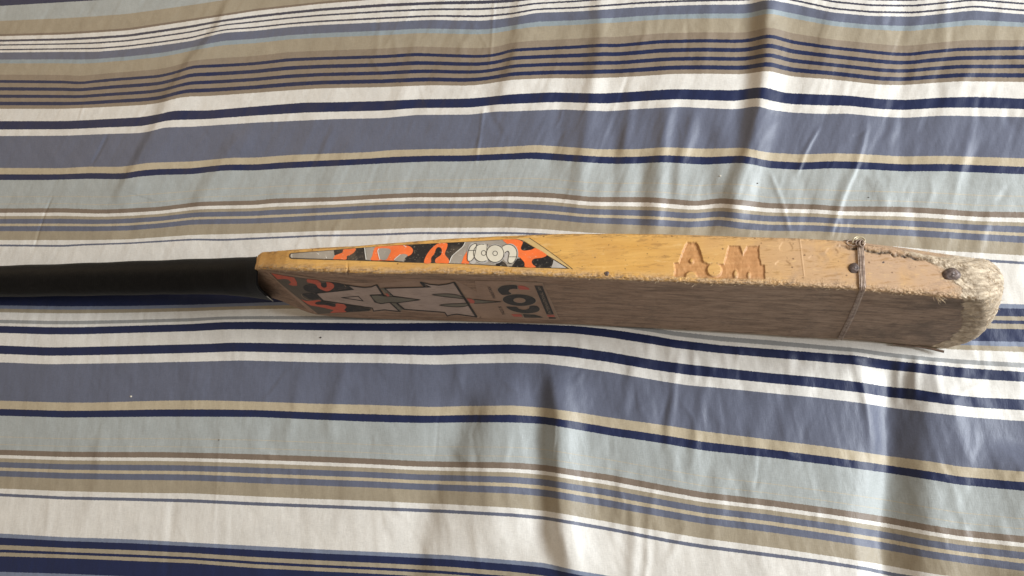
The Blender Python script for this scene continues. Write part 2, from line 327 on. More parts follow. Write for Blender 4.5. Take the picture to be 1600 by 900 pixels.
# station spacing: closer where the letters are cut in
xs = [xa]
while xs[-1] < xe:
    x = xs[-1]; xs.append(x + (.00028 if x0c < x < x1c else .0006))
xs = np.array(xs); NS = len(xs)
W = width(proj(xs, 0 * xs, 0 * xs + .06)[0]); zc = 0.0555
W = np.minimum(W, .108)
lam_z = math.cos(math.radians(9.0))
zT = zc + W / 2 * lam_z; zB = zc - W / 2 * lam_z
yT = solve_y(xs, zT, yb); yB = solve_y(xs, zB, yc)
k7 = np.exp(-(np.arange(-30, 31) / 12.0) ** 2); k7 /= k7.sum()
sm = lambda a: np.convolve(np.pad(a, 30, mode='reflect', reflect_type='odd'), k7, mode='valid')
yT = sm(yT); yB = sm(yB)
wd = np.stack([yT - yB, zT - zB], 1); Wl = np.linalg.norm(wd, axis=1); wd /= Wl[:, None]
nb = np.stack([wd[:, 1], -wd[:, 0]], 1)          # away from the face, towards +y
te = np.full(NS, .03)
AL = (proj(xs, yT, zT)[0] - 800) / 2182.0        # how far along the blade, used for wear
for _ in range(30):
    ay = yT + te * nb[:, 0]; az = zT + te * nb[:, 1]
    u, v, d = proj(xs, ay, az); te = te + (v - ya(u)) * d / FOC
te = sm(te)
print('lean deg', math.degrees(math.atan2(wd[NS // 2, 0], wd[NS // 2, 1])), 'edge mm', te[::200] * 1000, 'len', xe - xa, Wl[::200])
NF, NC, NBt, NK, NE = 84, 7, 16, 34, 66
def section(i, r=.0026):
    w = Wl[i]; t = te[i]; r = min(r, t * .3)
    sp = .017 * sstep(xa, xa + .12, xs[i]) + .004
    a = np.linspace(0, math.pi / 2, NC + 2)[1:-1]
    P = []; T = []
    f = np.linspace(w - r, r, NF); P += [(p, 0) for p in f]; T += [0] * NF                                   # face, top to bottom
    P += [(r - r * math.sin(q), r - r * math.cos(q)) for q in a]; T += [1] * NC
    P += [(0, q) for q in np.linspace(r, t - r, NBt)]; T += [2] * NBt                                         # resting edge
    P += [(r - r * math.cos(q), t - r + r * math.sin(q)) for q in a]; T += [3] * NC
    P += [(p, t + sp * math.sin(math.pi * p / w) ** 1.3) for p in np.linspace(r, w - r, NK)]; T += [4] * NK    # back with its spine
    P += [(w - r + r * math.sin(q), t - r + r * math.cos(q)) for q in a]; T += [5] * NC
    P += [(w, q) for q in np.linspace(t - r, r, NE)]; T += [6] * NE                                           # upper edge
    P += [(w - r + r * math.cos(q), r - r * math.sin(q)) for q in a]; T += [7] * NC
    return np.array(P), np.array(T)
SEC = [section(i)[0] for i in range(NS)]; TAG = section(NS // 2)[1]; NP = len(TAG)
SP = np.array(SEC)                                # (NS, NP, 2) p, q
Y = yB[:, None] + SP[:, :, 0] * wd[:, 0:1] + SP[:, :, 1] * nb[:, 0:1]
Z = zB[:, None] + SP[:, :, 0] * wd[:, 1:2] + SP[:, :, 1] * nb[:, 1:2]
X = np.repeat(xs[:, None], NP, 1)
shr = np.interp(proj(xs, yT, zT)[0], [368, 380, 390, 396, 402], [.60, .78, .91, .97, 1.0])[:, None]     # rounded shoulder, tucked into the grip
ym = Y[:, [NF + NC + 8]]; zm = Z[:, [NF + NC + 8]]; Y = ym + (Y - ym) * shr; Z = zm + (Z - zm) * shr
# rounded toe outline: the lower corner is cut back, the upper less
wf = SP[-1, :, 0] / Wl[-1]
qf = SP[-1, :, 1] / te[-1]
TOE = [(0, 1472, 543), (.04, 1488, 538), (.1, 1503, 531), (.2, 1516, 521), (.35, 1526, 508), (.55, 1532, 493), (.8, 1534, 478), (.92, 1533, 470), (1, 1530, 465)]
xend = np.interp(wf, [q[0] for q in TOE], [unproj(q[1], q[2], zB[-1] + q[0] * (zT[-1] - zB[-1]))[0] for q in TOE])
xcut = xs[np.searchsorted(AL, .235)]
qc = np.clip(qf, 0, 1); xend = xend + .008 * np.sin(qc * 1.9) * (1 - sstep(.55, .95, wf)) - .006 * sstep(.8, 1, wf) * qc ** 2
kq = np.clip((X - xcut) / (xe - xcut), 0, 1)
X = np.where(X > xcut, xcut + (xend[None, :] - xcut) * kq, X)
XA = np.repeat(AL[:, None], NP, 1)
# section normals for displacement
nrm = np.zeros((NS, NP, 2)); d = np.roll(SP, -1, 1) - np.roll(SP, 1, 1)
nrm[:, :, 0] = d[:, :, 1]; nrm[:, :, 1] = -d[:, :, 0]; nrm /= np.linalg.norm(nrm, axis=2, keepdims=True) + 1e-9
i0 = 10
if nrm[NS // 2, i0, 1] > 0: nrm = -nrm            # on the face the outward normal is -q
perim = np.concatenate([np.zeros((NS, 1)), np.cumsum(np.linalg.norm(np.diff(SP, axis=1), axis=2), 1)], 1)
PX, PY, _ = proj(X, Y, Z)
# distance to the front upper corner (arris) and to the back upper corner
dF = np.hypot(SP[:, :, 0] - Wl[:, None], SP[:, :, 1]); dK = np.hypot(SP[:, :, 0] - Wl[:, None], SP[:, :, 1] - te[:, None])
dB = np.hypot(SP[:, :, 0], SP[:, :, 1])
isE = (TAG == 6)[None, :] | ((TAG == 7)[None, :] & (dF < 99)) | (TAG == 5)[None, :]
isE = np.repeat(isE, NS, 0) if isE.shape[0] == 1 else isE
# engraved letters (A . M) cut into the upper edge
def sdf(px, py, poly):
    P = np.array(poly, float); n = len(P); dd = np.full(px.shape, 1e9); ins = np.zeros(px.shape, bool)
    for k in range(n):
        a = P[k]; b = P[(k + 1) % n]; e = b - a; l2 = (e ** 2).sum()
        t = np.clip(((px - a[0]) * e[0] + (py - a[1]) * e[1]) / l2, 0, 1)
        dd = np.minimum(dd, np.hypot(px - a[0] - t * e[0], py - a[1] - t * e[1]))
        c = ((a[1] > py) != (b[1] > py)) & (px < (b[0] - a[0]) * (py - a[1]) / (b[1] - a[1] + 1e-12) + a[0]); ins ^= c
    return np.where(ins, -dd, dd)
LET = [(1053,436),(1054,422),(1053,411),(1060.6,410),(1071,381.5),(1074,379),(1087.5,379),(1091,384),(1099,409),(1106,412),(1119,413),(1131,412.5),(1138.5,384),(1156,384.5),(1160.6,398),(1167.5,385),(1185.6,384),(1186,402),(1189.4,414),(1194,414),(1195,436)]
top = isE & (PX > 1030) & (PX < 1220)
eng = np.zeros((NS, NP)); idx = np.where(top); ex = PX[idx]; ey = PY[idx]
jit = fbm(ex * .35, ey * .35, 4, 2) * .7
s = sdf(ex, ey, LET) + jit
for cx, cy, rx, ry in ((1116,421.5,11.5,10.5),(1149.5,428,3.2,6),(1080.5,407.5,3,3.4),(1079.5,431,8.8,7.5),(1170,430,2.5,5),(1044,421,10.5,10.5)):
    e = (np.hypot((ex - cx) / rx, (ey - cy) / ry) - 1) * min(rx, ry)
    s = np.maximum(s, -e)
eng[idx] = sstep(1.5, -1.8, s)
eng *= sstep(3.2e-3, 4.6e-3, dF)  # the cut runs out before the worn corner
dis = -eng * (.0013 - .0005 * sstep(1120, 1200, PX)) * (1 + .35 * fbm(PX * .12, PY * .12, 91, 3))
ell0 = lambda cx, cy, rx, ry: [(cx + rx * math.cos(q) * (1 + .2 * math.sin(3 * q)), cy + ry * math.sin(q) * (1 + .15 * math.cos(2 * q))) for q in np.linspace(0, 2 * math.pi, 18, endpoint=False)]
# shallow gouges beside the letters
for poly, h in ((ell0(1223,411,11,5), .0008), (ell0(1228,385,10,9), .0005), (ell0(1272,402,8,4), .0005), (ell0(1300,392,9,6), .0006), ([(1247.5,368),(1250,368),(1257.5,432),(1255.5,432)], -.0004)):
    e = sdf(PX[idx], PY[idx], poly) if PX[idx].max() > 1300 else None
    m2 = isE & (PX > 1200) & (PX < 1320); ii = np.where(m2); e = sdf(PX[ii], PY[ii], poly); dis[ii] -= h * .6 * sstep(1.0, -1.6, e)
stick = sstep(0, 6, -sdf(PX, PY, [(440,385),(640,374),(840,366),(905,424),(440,412)])) * isE + sstep(0, 5, -sdf(PX, PY, [(410,418),(560,436),(850,434),(885,505),(480,497)])) * (~isE)
soft = 1 - np.clip(stick, 0, 1)
LN = X * 1000; PR = perim * 1000
toeE = sstep(.322, .352, XA + .035 * np.exp(-(dK / .007) ** 2) * sstep(.24, .3, XA) + .004 * fbm(LN * .25, PR * .25, 31, 3))
micro = fbm(LN * .12, PR * 1.1, 8, 3) * .00010 + fbm(LN * .03, PR * .05, 14, 2) * .00022
dis += micro * soft
# the bruised front corner
wear = np.exp(-(dF / .0030) ** 2)
wl = np.interp(XA, [-.19, 0, .08, .2, .34], [.5, .6, .9, 1.1, 1.3])
dis += wear * wl * (fbm(LN * .45, PR * .9, 41, 4) * .00085 - .0003)
wearB = np.exp(-(dK / .0022) ** 2)
dis += wearB * (fbm(LN * .55, PR * .8, 43, 3) * .0005)
# crushed groove along the back corner near the toe
gv = np.exp(-((SP[:, :, 1] - te[:, None] + .0055 + fbm(LN * .3, LN * .0, 51, 3) * .0016) / .0013) ** 2) * sstep(.232, .25, XA) * sstep(.335, .31, XA) * isE
dis -= gv * (.0011 + .0009 * fbm(LN * .8, PR * .5, 52, 2))
dis += toeE * (fbm(LN * .35, PR * .35, 61, 3) * .0009 + fbm(LN * 1.6, PR * 1.6, 62, 2) * .00030)
# chip on the front corner at the shoulder
chip = np.exp(-((PX - 543) / 1.6) ** 2) * np.exp(-(dF / .006) ** 2); dis -= chip * .0012
Y2 = Y + dis * (nrm[:, :, 0] * wd[:, 0:1] + nrm[:, :, 1] * nb[:, 0:1])
Z2 = Z + dis * (nrm[:, :, 0] * wd[:, 1:2] + nrm[:, :, 1] * nb[:, 1:2])
# toe end cap and shoulder end cap
def cap(i, bulge, n, sgn):
    c = np.array([X[i].mean(), Y2[i].mean(), Z2[i].mean()]) + (np.array([0, .01, .026]) if sgn > 0 else 0); ring = np.stack([X[i], Y2[i], Z2[i]], 1); out = []
    for k in range(1, n + 1):
        ph = math.pi / 2 * k / n; r = max(math.cos(ph), 0.001); b = math.sin(ph)
        q = c + (ring - c) * np.array([1, r, r]); q[:, 0] = ring[:, 0] * r + c[0] * (1 - r) + sgn * bulge * b
        if sgn > 0:
            f = fbm(q[:, 1] * 500 + 3, q[:, 2] * 500 + q[:, 0] * 120, 71, 4); g = fbm(q[:, 1] * 1500, q[:, 2] * 1500, 72, 2)
            q[:, 0] += (f * .0010 + g * .0005) * min(1, k / 3)
        out.append(q)
    return out
body = [np.stack([X[i], Y2[i], Z2[i]], 1) for i in range(NS)]
caps_e = cap(NS - 1, .0150, 40, 1); caps_s = cap(0, .004, 10, -1)[::-1]
ALL = np.array(caps_s + body + caps_e); NA = len(ALL); o0 = len(caps_s); o1 = o0 + NS
def ext(a, vs=0.0, ve=0.0): return np.concatenate([np.full((o0, NP), vs), a, np.full((NA - o1, NP), ve)], 0)
verts = ALL.reshape(-1, 3); faces = grid_faces(NA, NP, wrap=True)[:, ::-1]
bm_blade = mesh_from('blade', verts, faces)
E = ext(np.repeat((TAG >= 3)[None, :], NS, 0).astype(float)); E[:o0] = E[o0]; E[o1:] = 0.5
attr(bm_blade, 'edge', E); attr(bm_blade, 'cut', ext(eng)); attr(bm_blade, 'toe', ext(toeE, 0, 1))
attr(bm_blade, 'corner', ext(np.exp(-(dF / .0046) ** 2), 0, .6)); attr(bm_blade, 'cornerback', ext(np.exp(-(dK / .0030) ** 2), 0, 0)); attr(bm_blade, 'groove', ext(gv))
attr(bm_blade, 'along', ext(XA, -.19, .345))
attr(bm_blade, 'cap', ext(np.zeros((NS, NP)), 0, 1))
tree = BVHTree.FromPolygons([Vector(v) for v in verts[::1]], [tuple(f) for f in faces.tolist()])
def hit(px, py, off=0.0):
    o = Vector(CAM.tolist()); d = Vector(ray(px, py).tolist()).normalized()
    loc, n, i, dist = tree.ray_cast(o, d)
    if loc is None: return None, None
    if n.dot(d) > 0: n = -n
    return loc + n * off, n

# ------------------------------------------------------------------ materials of the bat
def mat_wood():
    s = N('worn_willow'); E = s.attr('edge'); cut = s.attr('cut'); toe = s.attr('toe'); cor = s.attr('corner'); cb = s.attr('cornerback'); gr = s.attr('groove'); cp = s.attr('cap')
    co = s.n('ShaderNodeTexCoord').outputs['Object']; sx = s.n('ShaderNodeSeparateXYZ'); s.l(co, sx.inputs[0]); x = s.attr('along')
    grain = s.noise(1, co, 5, .6, (22, 420, 420)); grain2 = s.noise(1, co, 4, .65, (90, 1500, 1500)); blot = s.noise(28, co, 5, .6); blot2 = s.noise(75, co, 4, .6); fine = s.noise(420, co, 3, .6)
    # varnished edge: yellow ochre, greyer and pinker towards the toe
    ed = s.mix(s.rng(grain, .3, .7), (.60, .315, .075), (.72, .42, .125))
    ed = s.mix(s.rng(blot, .45, .7, 0, .55), ed, (.52, .27, .085))
    ed = s.mix(s.math('MULTIPLY', s.rng(x, .10, .25), s.rng(blot, .30, .5, .55, 1)), ed, (.50, .33, .205))
    ed = s.mix(s.math('MULTIPLY', s.rng(x, .15, .26), s.rng(blot2, .55, .68, 0, .55)), ed, (.30, .20, .145))
    ed = s.mix(s.rng(grain2, .30, .40, .45, 0), ed, (.26, .14, .05))
    ed = s.mix(s.rng(fine, .66, .74, 0, .7), ed, (.16, .085, .04))
    sc1 = s.noise(1, co, 4, .75, (60, 260, 260)); ed = s.mix(s.rng(sc1, .57, .64, 0, .55), ed, (.34, .18, .06)); ed = s.mix(s.rng(sc1, .40, .34, 0, .45), ed, (.74, .50, .22))
    vw = s.n('ShaderNodeTexVoronoi'); vw.inputs['Scale'].default_value = 130; s.l(co, vw.inputs['Vector']); ed = s.mix(s.rng(vw.outputs['Distance'], .07, .12, .7, 0), ed, (.13, .07, .035))
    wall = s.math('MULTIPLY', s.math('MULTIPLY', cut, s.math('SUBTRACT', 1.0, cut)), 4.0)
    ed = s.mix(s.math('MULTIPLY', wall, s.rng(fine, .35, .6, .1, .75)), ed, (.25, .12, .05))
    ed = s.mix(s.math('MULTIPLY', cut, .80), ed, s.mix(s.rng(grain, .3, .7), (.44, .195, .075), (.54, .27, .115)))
    # dirty playing face
    fc = s.mix(s.rng(grain, .3, .7), (.255, .158, .106), (.380, .255, .182))
    fc = s.mix(s.rng(x, -.05, .2, 0, .8), fc, s.mix(s.rng(grain, .3, .7), (.285, .205, .153), (.465, .350, .265)))
    fc = s.mix(s.math('MULTIPLY', s.rng(x, .20, .26), s.rng(blot, .45, .62, 0, .6)), fc, (.075, .062, .055))
    fc = s.mix(s.rng(grain2, .33, .46, .7, 0), fc, (.085, .056, .040))
    gl = s.noise(1, co, 3, .55, (9, 260, 260)); fc = s.mix(s.rng(gl, .50, .60, 0, .35), fc, (.10, .07, .052))
    fc = s.mix(s.rng(s.noise(60, co, 6, .7), .55, .68, 0, .40), fc, (.115, .088, .070))
    fc = s.mix(s.rng(s.noise(1, co, 4, .7, (45, 190, 190)), .60, .68, 0, .35), fc, (.40, .32, .25))
    fc = s.mix(s.rng(fine, .68, .76, 0, .30), fc, (.36, .27, .20))
    # border between the two follows the bruised corner
    e2 = s.rng(s.math('ADD', E, s.math('MULTIPLY', s.math('SUBTRACT', blot2, .5), .5)), .35, .65)
    col = s.mix(e2, fc, ed)
    # bare fibres on the corner
    cm = s.math('MULTIPLY', cor, s.rng(s.noise(1, co, 4, .7, (160, 420, 420)), .40, .56))
    col = s.mix(s.math('MULTIPLY', cm, .9), col, s.mix(grain2, (.33, .20, .11), (.70, .50, .30)))
    dm = s.math('MULTIPLY', cor, s.rng(s.noise(1, co, 4, .7, (120, 500, 500)), .52, .66))
    col = s.mix(s.math('MULTIPLY', dm, .8), col, (.12, .07, .045))
    bmk = s.math('MULTIPLY', cb, s.rng(s.noise(1, co, 4, .7, (90, 420, 420)), .5, .58))
    col = s.mix(s.math('MULTIPLY', bmk, .75), col, (.11, .055, .03))
    # frayed toe
    tm = s.rng(s.math('ADD', toe, s.math('MULTIPLY', s.math('SUBTRACT', blot2, .5), 1.3)), .20, .90)
    tc = s.mix(s.rng(s.noise(1, co, 4, .65, (110, 330, 200)), .35, .65), (.32, .245, .17), (.68, .56, .41))
    tc = s.mix(s.rng(s.noise(1, co, 5, .7, (60, 110, 110)), .50, .64, 0, .5), tc, (.16, .125, .095))
    fe = s.rng(s.math('ADD', toe, s.math('MULTIPLY', s.math('SUBTRACT', blot2, .5), .45)), .62, .70)
    tmask = s.math('MULTIPLY', s.math('MAXIMUM', tm, fe), s.math('MAXIMUM', s.math('MAXIMUM', E, cp), fe, clamp=True), clamp=True)
    col = s.mix(tmask, col, tc)
    col = s.mix(s.math('MULTIPLY', gr, s.rng(blot2, .35, .5, .3, .95)), col, (.05, .038, .03))
    s.l(col, s.b.inputs['Base Color'])
    rg = s.math('MULTIPLY', E, s.math('SUBTRACT', 1.0, tm, clamp=True)); s.l(s.rng(rg, 0, 1, .72, .46), s.b.inputs['Roughness'])
    s.b.inputs['Specular IOR Level'].default_value = .35
    b1 = s.bump(grain2, .35, .0006); b2 = s.bump(s.math('MULTIPLY', s.noise(300, co, 5, .7), s.math('MAXIMUM', s.math('MULTIPLY', tmask, .55), cor)), .8, .0022, b1)
    s.l(b2, s.b.inputs['Normal']); return s.m
def mat_print(name, col, rough=.5, wearv=0.0, under=(.17, .11, .075)):
    s = N(name); co = s.n('ShaderNodeTexCoord').outputs['Object']
    c = s.mix(s.rng(s.noise(55, co, 4), .35, .7), tuple(v * .88 for v in col), tuple(min(1, v * 1.1) for v in col))
    if wearv > 0:
        g = s.noise(1, co, 5, .7, (70, 900, 900)); c = s.mix(s.rng(g, .56 - wearv * .1, .72, 0, .75), c, under)
        c = s.mix(s.rng(s.noise(600, co, 3), .62, .75, 0, .35), c, (.32, .24, .18))
    else:
        c = s.mix(s.rng(s.noise(1, co, 4, .75, (420, 700, 700)), .60, .68, 0, .65), c, (.70, .60, .45)); c = s.mix(s.rng(s.noise(90, co, 4), .5, .7, 0, .18), c, (.30, .22, .14))
    s.l(c, s.b.inputs['Base Color']); s.b.inputs['Roughness'].default_value = rough
    s.l(s.bump(s.noise(300, co, 3), .15, .0004), s.b.inputs['Normal']); return s.m
def mat_simple(name, col, col2, rough=.6, scale=200, metal=0.0, bump=.3, bd=.0005, spec=.4):
    s = N(name); f = s.noise(scale); s.l(s.mix(s.rng(f, .35, .65), col, col2), s.b.inputs['Base Color'])
    s.b.inputs['Roughness'].default_value = rough; s.b.inputs['Metallic'].default_value = metal; s.b.inputs['Specular IOR Level'].default_value = spec
    s.l(s.bump(f, bump, bd), s.b.inputs['Normal']); return s.m
WOOD = mat_wood()

bat = bpy.data.objects.new('cricket_bat', None); C.objects.link(bat)
bat.location = (0, 0, 0); bat['label'] = 'old cricket bat with black grip, camouflage stickers and frayed toe lying on its edge'; bat['category'] = 'cricket bat'
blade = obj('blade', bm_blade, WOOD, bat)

# ------------------------------------------------------------------ printed stickers: thin films that follow the wood
def cr(pts, n=5, closed=True):
    P = np.array(pts, float); m = len(P); out = []
    for i in range(m if closed else m - 1):
        g = (lambda k: P[k % m]) if closed else (lambda k: P[min(max(k, 0), m - 1)])
        p0, p1, p2, p3 = g(i - 1), g(i), g(i + 1), g(i + 2)
        for k in range(n):
            t = k / n
            out.append(.5 * ((2 * p1) + (-p0 + p2) * t + (2 * p0 - 5 * p1 + 4 * p2 - p3) * t * t + (-p0 + 3 * p1 - 3 * p2 + p3) * t ** 3))
    if not closed: out.append(P[-1])
    return [tuple(q) for q in out]
def film(name, loops, mat, parent, off, cell=3.0, label=None):
    if len(loops) > 1:
        return [film(name, [lp], mat, parent, off, cell, label) for lp in loops][0]
    V = []; F = []
    for lp in loops:
        dn = []
        for p, q in zip(lp, list(lp[1:]) + [lp[0]]):
            k = max(1, int(math.hypot(q[0] - p[0], q[1] - p[1]) / 3.0)); dn += [(p[0] + (q[0] - p[0]) * i / k, p[1] + (q[1] - p[1]) * i / k) for i in range(k)]
        lp = dn; a = np.array(lp); n = len(lp)
        pts = [Vector((float(p[0]), float(p[1]))) for p in lp]
        x0, y0 = a.min(0); x1, y1 = a.max(0)
        gxx = np.arange(math.ceil(x0 / cell) * cell, x1, cell); gyy = np.arange(math.ceil(y0 / cell) * cell, y1, cell)
        if len(gxx) and len(gyy):
            A, B = np.meshgrid(gxx, gyy); q = sdf(A.ravel(), B.ravel(), lp); k = q < -.35
            pts += [Vector((float(u), float(v))) for u, v in zip(A.ravel()[k], B.ravel()[k])]
        r = delaunay_2d_cdt(pts, [], [list(range(n))], 1, 1e-4)
        base = len(V); ok = {}
        for i, p in enumerate(r[0]):
            h, nn = hit(p.x, p.y, off)
            if h is not None: ok[i] = len(V); V.append(tuple(h))
        for f in r[2]:
            if all(i in ok for i in f): F.append([ok[i] for i in f])
    if not F: return None
    m = bpy.data.meshes.new(name); m.from_pydata(V, [], F); m.update()
    # faces look outward
    bmm = bmesh.new(); bmm.from_mesh(m)
    for f in bmm.faces:
        if f.normal.dot(Vector(CAM.tolist()) - f.calc_center_median()) < 0: f.normal_flip()
    bmm.to_mesh(m); bmm.free()
    return obj(name, m, mat, parent, label)
def stroke(pts, w, closed=False):
    """a line of width w as small quads with mitred corners"""
    Q = [np.array(p, float) for p in pts]
    if closed: Q.append(Q[0])
    P = [Q[0]]
    for p, q in zip(Q[:-1], Q[1:]):
        l = np.hypot(*(q - p)); d = (q - p) / (l + 1e-9)
        if l > 4.5 * w: P += [p + d * 1.5 * w, q - d * 1.5 * w]
        P.append(q)
    P = np.array(P); P = P[np.concatenate([[True], np.hypot(*np.diff(P, axis=0).T) > 1e-6])]
    d = np.diff(P, axis=0); n = np.stack([-d[:, 1], d[:, 0]], 1); n /= np.linalg.norm(n, axis=1, keepdims=True)
    m = np.vstack([n[:1], n[:-1] + n[1:], n[-1:]])
    if closed: m[0] = m[-1] = n[0] + n[-1]
    m /= np.linalg.norm(m, axis=1, keepdims=True) + 1e-9
    c = np.concatenate([[abs((m[0] * n[0]).sum())], (m[1:-1] * n[:-1]).sum(1), [abs((m[-1] * n[-1]).sum())]])
    m = m / np.clip(c, .4, 1)[:, None]
    a = P + m * w / 2; b = P - m * w / 2
    return [[[tuple(a[i]), tuple(a[i + 1]), tuple(b[i + 1]), tuple(b[i])] for i in range(len(P) - 1)]]
def ell(cx, cy, rx, ry, rot=0, n=28, a0=0, a1=360):
    q = np.radians(np.linspace(a0, a1, n, endpoint=(a1 - a0) < 360)); c, s_ = math.cos(math.radians(rot)), math.sin(math.radians(rot))
    return [(cx + rx * math.cos(t) * c - ry * math.sin(t) * s_, cy + rx * math.cos(t) * s_ + ry * math.sin(t) * c) for t in q]
def film_quads(name, strokes, mat, parent, off, label=None):
    if len(strokes) > 1:
        return [film_quads(name, [q], mat, parent, off, label) for q in strokes][0]
    strokes = strokes[0]
    fine = []          # long pieces are cut short so that they follow the wood
    for a, b, c, d in strokes:
        a, b, c, d = map(np.array, (a, b, c, d)); k = max(1, int(np.hypot(*(b - a)) / 4))
        for i in range(k):
            t0, t1 = i / k, (i + 1) / k; fine.append([a + (b - a) * t0, a + (b - a) * t1, d + (c - d) * t1, d + (c - d) * t0])
    strokes = fine; V = []; F = []
    for q in strokes:
        h = [hit(p[0], p[1], off)[0] for p in q]
        if any(k is None for k in h): continue
        b = len(V); V += [tuple(k) for k in h]; F.append([b, b + 1, b + 2, b + 3])
    m = bpy.data.meshes.new(name); m.from_pydata(V, [], F); m.update()
    bmm = bmesh.new(); bmm.from_mesh(m); bmesh.ops.remove_doubles(bmm, verts=bmm.verts[:], dist=.00001)
    for f in bmm.faces:
        if f.normal.dot(Vector(CAM.tolist()) - f.calc_center_median()) < 0: f.normal_flip()
    bmm.to_mesh(m); bmm.free()
    return obj(name, m, mat, parent, label)

L1, L2, L3, L4, L5 = .00018, .00031, .00044, .00057, .00070
eBLK = mat_print('black_vinyl', (.014, .012, .013), .35); eORG = mat_print('orange_vinyl', (.86, .165, .035), .4)
eGRY = mat_print('grey_vinyl', (.33, .285, .235), .4); eWHT = mat_print('white_vinyl', (.78, .74, .66), .4); eCRM = mat_print('cream_vinyl', (.66, .60, .48), .4)
eLGR = mat_print('light_grey_vinyl', (.46, .42, .38), .4); eBEI = mat_print('clear_border', (.62, .42, .17), .35)
es = film('edge_sticker', [[(455,395.3),(520,390.7),(571,386.7),(620,383),(665,381),(695,379.4),(727,377.9),(774,375.2),(805,373.7),(812,374.3),(818,376.6),(889.5,420),(860,419.2),(802,417.6),(774,415.5),(735,413.3),(704,412.2),(635,410.2),(565,407.6),(502,405.8),(456,404.6),(452.7,403),(451.6,400),(452.5,397)]], eBLK, bat, L1,
          label='long tapering camouflage sticker in orange, grey and black on the yellow edge')
film('sticker_border', [[(806,373.3),(827,371.8),(838,379),(852,388.5),(873,403.5),(895,420.8),(889.5,419.7),(860,401.5),(818,375.8)]], eBEI, es, L1)
film_quads('sticker_outline', stroke([(827,371.8),(838,379),(852,388.5),(873,403.5),(895,420.8)], .7), eBLK, es, L2)
G = 'grey_patch'; O = 'orange_patch'
film(G, [[(455.6,396.7),(480,394.6),(521.8,391.4),(522,397.2),(523.6,399.5),(520.5,405),(480,404),(456,403),(454,401.5),(453.7,398.5)]], eGRY, es, L2)
film(O, [cr([(537,390.2),(547,389.4),(556,388.6),(553.5,394.5),(547,398.6),(542.5,400.5),(541,405.6),(530,405.3),(521,405),(523,400),(530,397),(535.5,394.5)])], eORG, es, L2)
film_quads('white_line', stroke([(456.6,397),(456.4,400),(456.8,403)], 1.1) + stroke([(509.8,401.5),(510.6,404)], .9) + stroke([(496.5,396.2),(498.8,397.8)], .8), eWHT, es, L3)
film(G, [[(571.5,387.3),(589,386),(584,393),(582,400),(580,406.7),(573,406.4)]], eGRY, es, L2)
film(O, [cr([(588,386.2),(605,384.8),(625,383.6),(637,384.2),(643,387),(645.6,391.5),(643.5,397),(638,400.5),(631,401),(626,404),(617,407.5),(600,407.2),(580.5,406.8),(582,400),(584,392)])], eORG, es, L3)
film(G, [cr([(593.5,389),(602,388.3),(609,389.3),(611,393),(608,399.5),(604,406),(597,406.6),(594,404),(591.5,396)])], eGRY, es, L4)
film(G, [cr([(616.5,407),(621,402.5),(626,398.4),(632,397.2),(637.5,399.6),(633.5,403.5),(631.5,408.6),(623,408.4)])], eGRY, es, L4)
film_quads('white_line', stroke(cr([(592.8,389),(590.8,392),(592,399),(594,406.2)], closed=False), 1.1) + stroke([(570.4,387.5),(571,395),(572.6,406.3)], 1.3) + stroke([(616,406.6),(621,402),(626,398)], .9) + stroke([(631,384),(635.5,386.5)], .9), eWHT, es, L5)
film(O, [cr([(663,411),(665.5,401),(672.5,390.5),(681,382.8),(686,380.6),(698,380.2),(699,386),(695.4,397),(701.2,405.5),(701,411.6),(691,411.4),(681,411),(681,404.6),(689,398.5),(690.4,390),(686.5,386.4),(682,388.3),(678.6,397),(674,403),(673,411)])], eORG, es, L2)
film(G, [[(727.5,378.4),(745,377.6),(790,375),(800,380),(808,385),(813.5,395),(812,404),(808,410),(802,416.6),(775,414.8),(735,412.7),(702,411.5),(706.5,402),(713.5,394.8),(723.5,386.2)]], eGRY, es, L2)
film_quads('white_line', stroke(cr([(727,378.8),(723,386.2),(713,394.6),(706,401.8),(702.5,411)], closed=False), 1.1), eWHT, es, L3)
film(O, [[(721,412),(725,401),(730.5,391.5),(733.5,391),(733,412.6)]], eORG, es, L3)
film('black_patch', [cr([(775,414.8),(777.5,410.5),(783,408),(788,410),(791,413),(792,416),(783,415.3)]), cr([(800.5,416.8),(804,410.7),(808,405),(812.5,404.8),(818.5,409),(819.5,417.4),(810,417.2)])], eBLK, es, L3)
film(O, [cr([(786,375.4),(797,374.4),(808,374.5),(815,377),(817,379.5),(814,388),(818,391.8),(830,390.6),(837,388.2),(847.5,393.5),(854.3,399.2),(847,403),(835,404.6),(831,409),(832.6,413.4),(837,418),(821,417.6),(819.5,410.7),(813.6,403.7),(809,400),(808,388),(795,382.7)])], eORG, es, L3)
film('grey_patch', [[(865,406.6),(885.5,419.2),(861.3,418.6),(864,412)]], eLGR, es, L3)
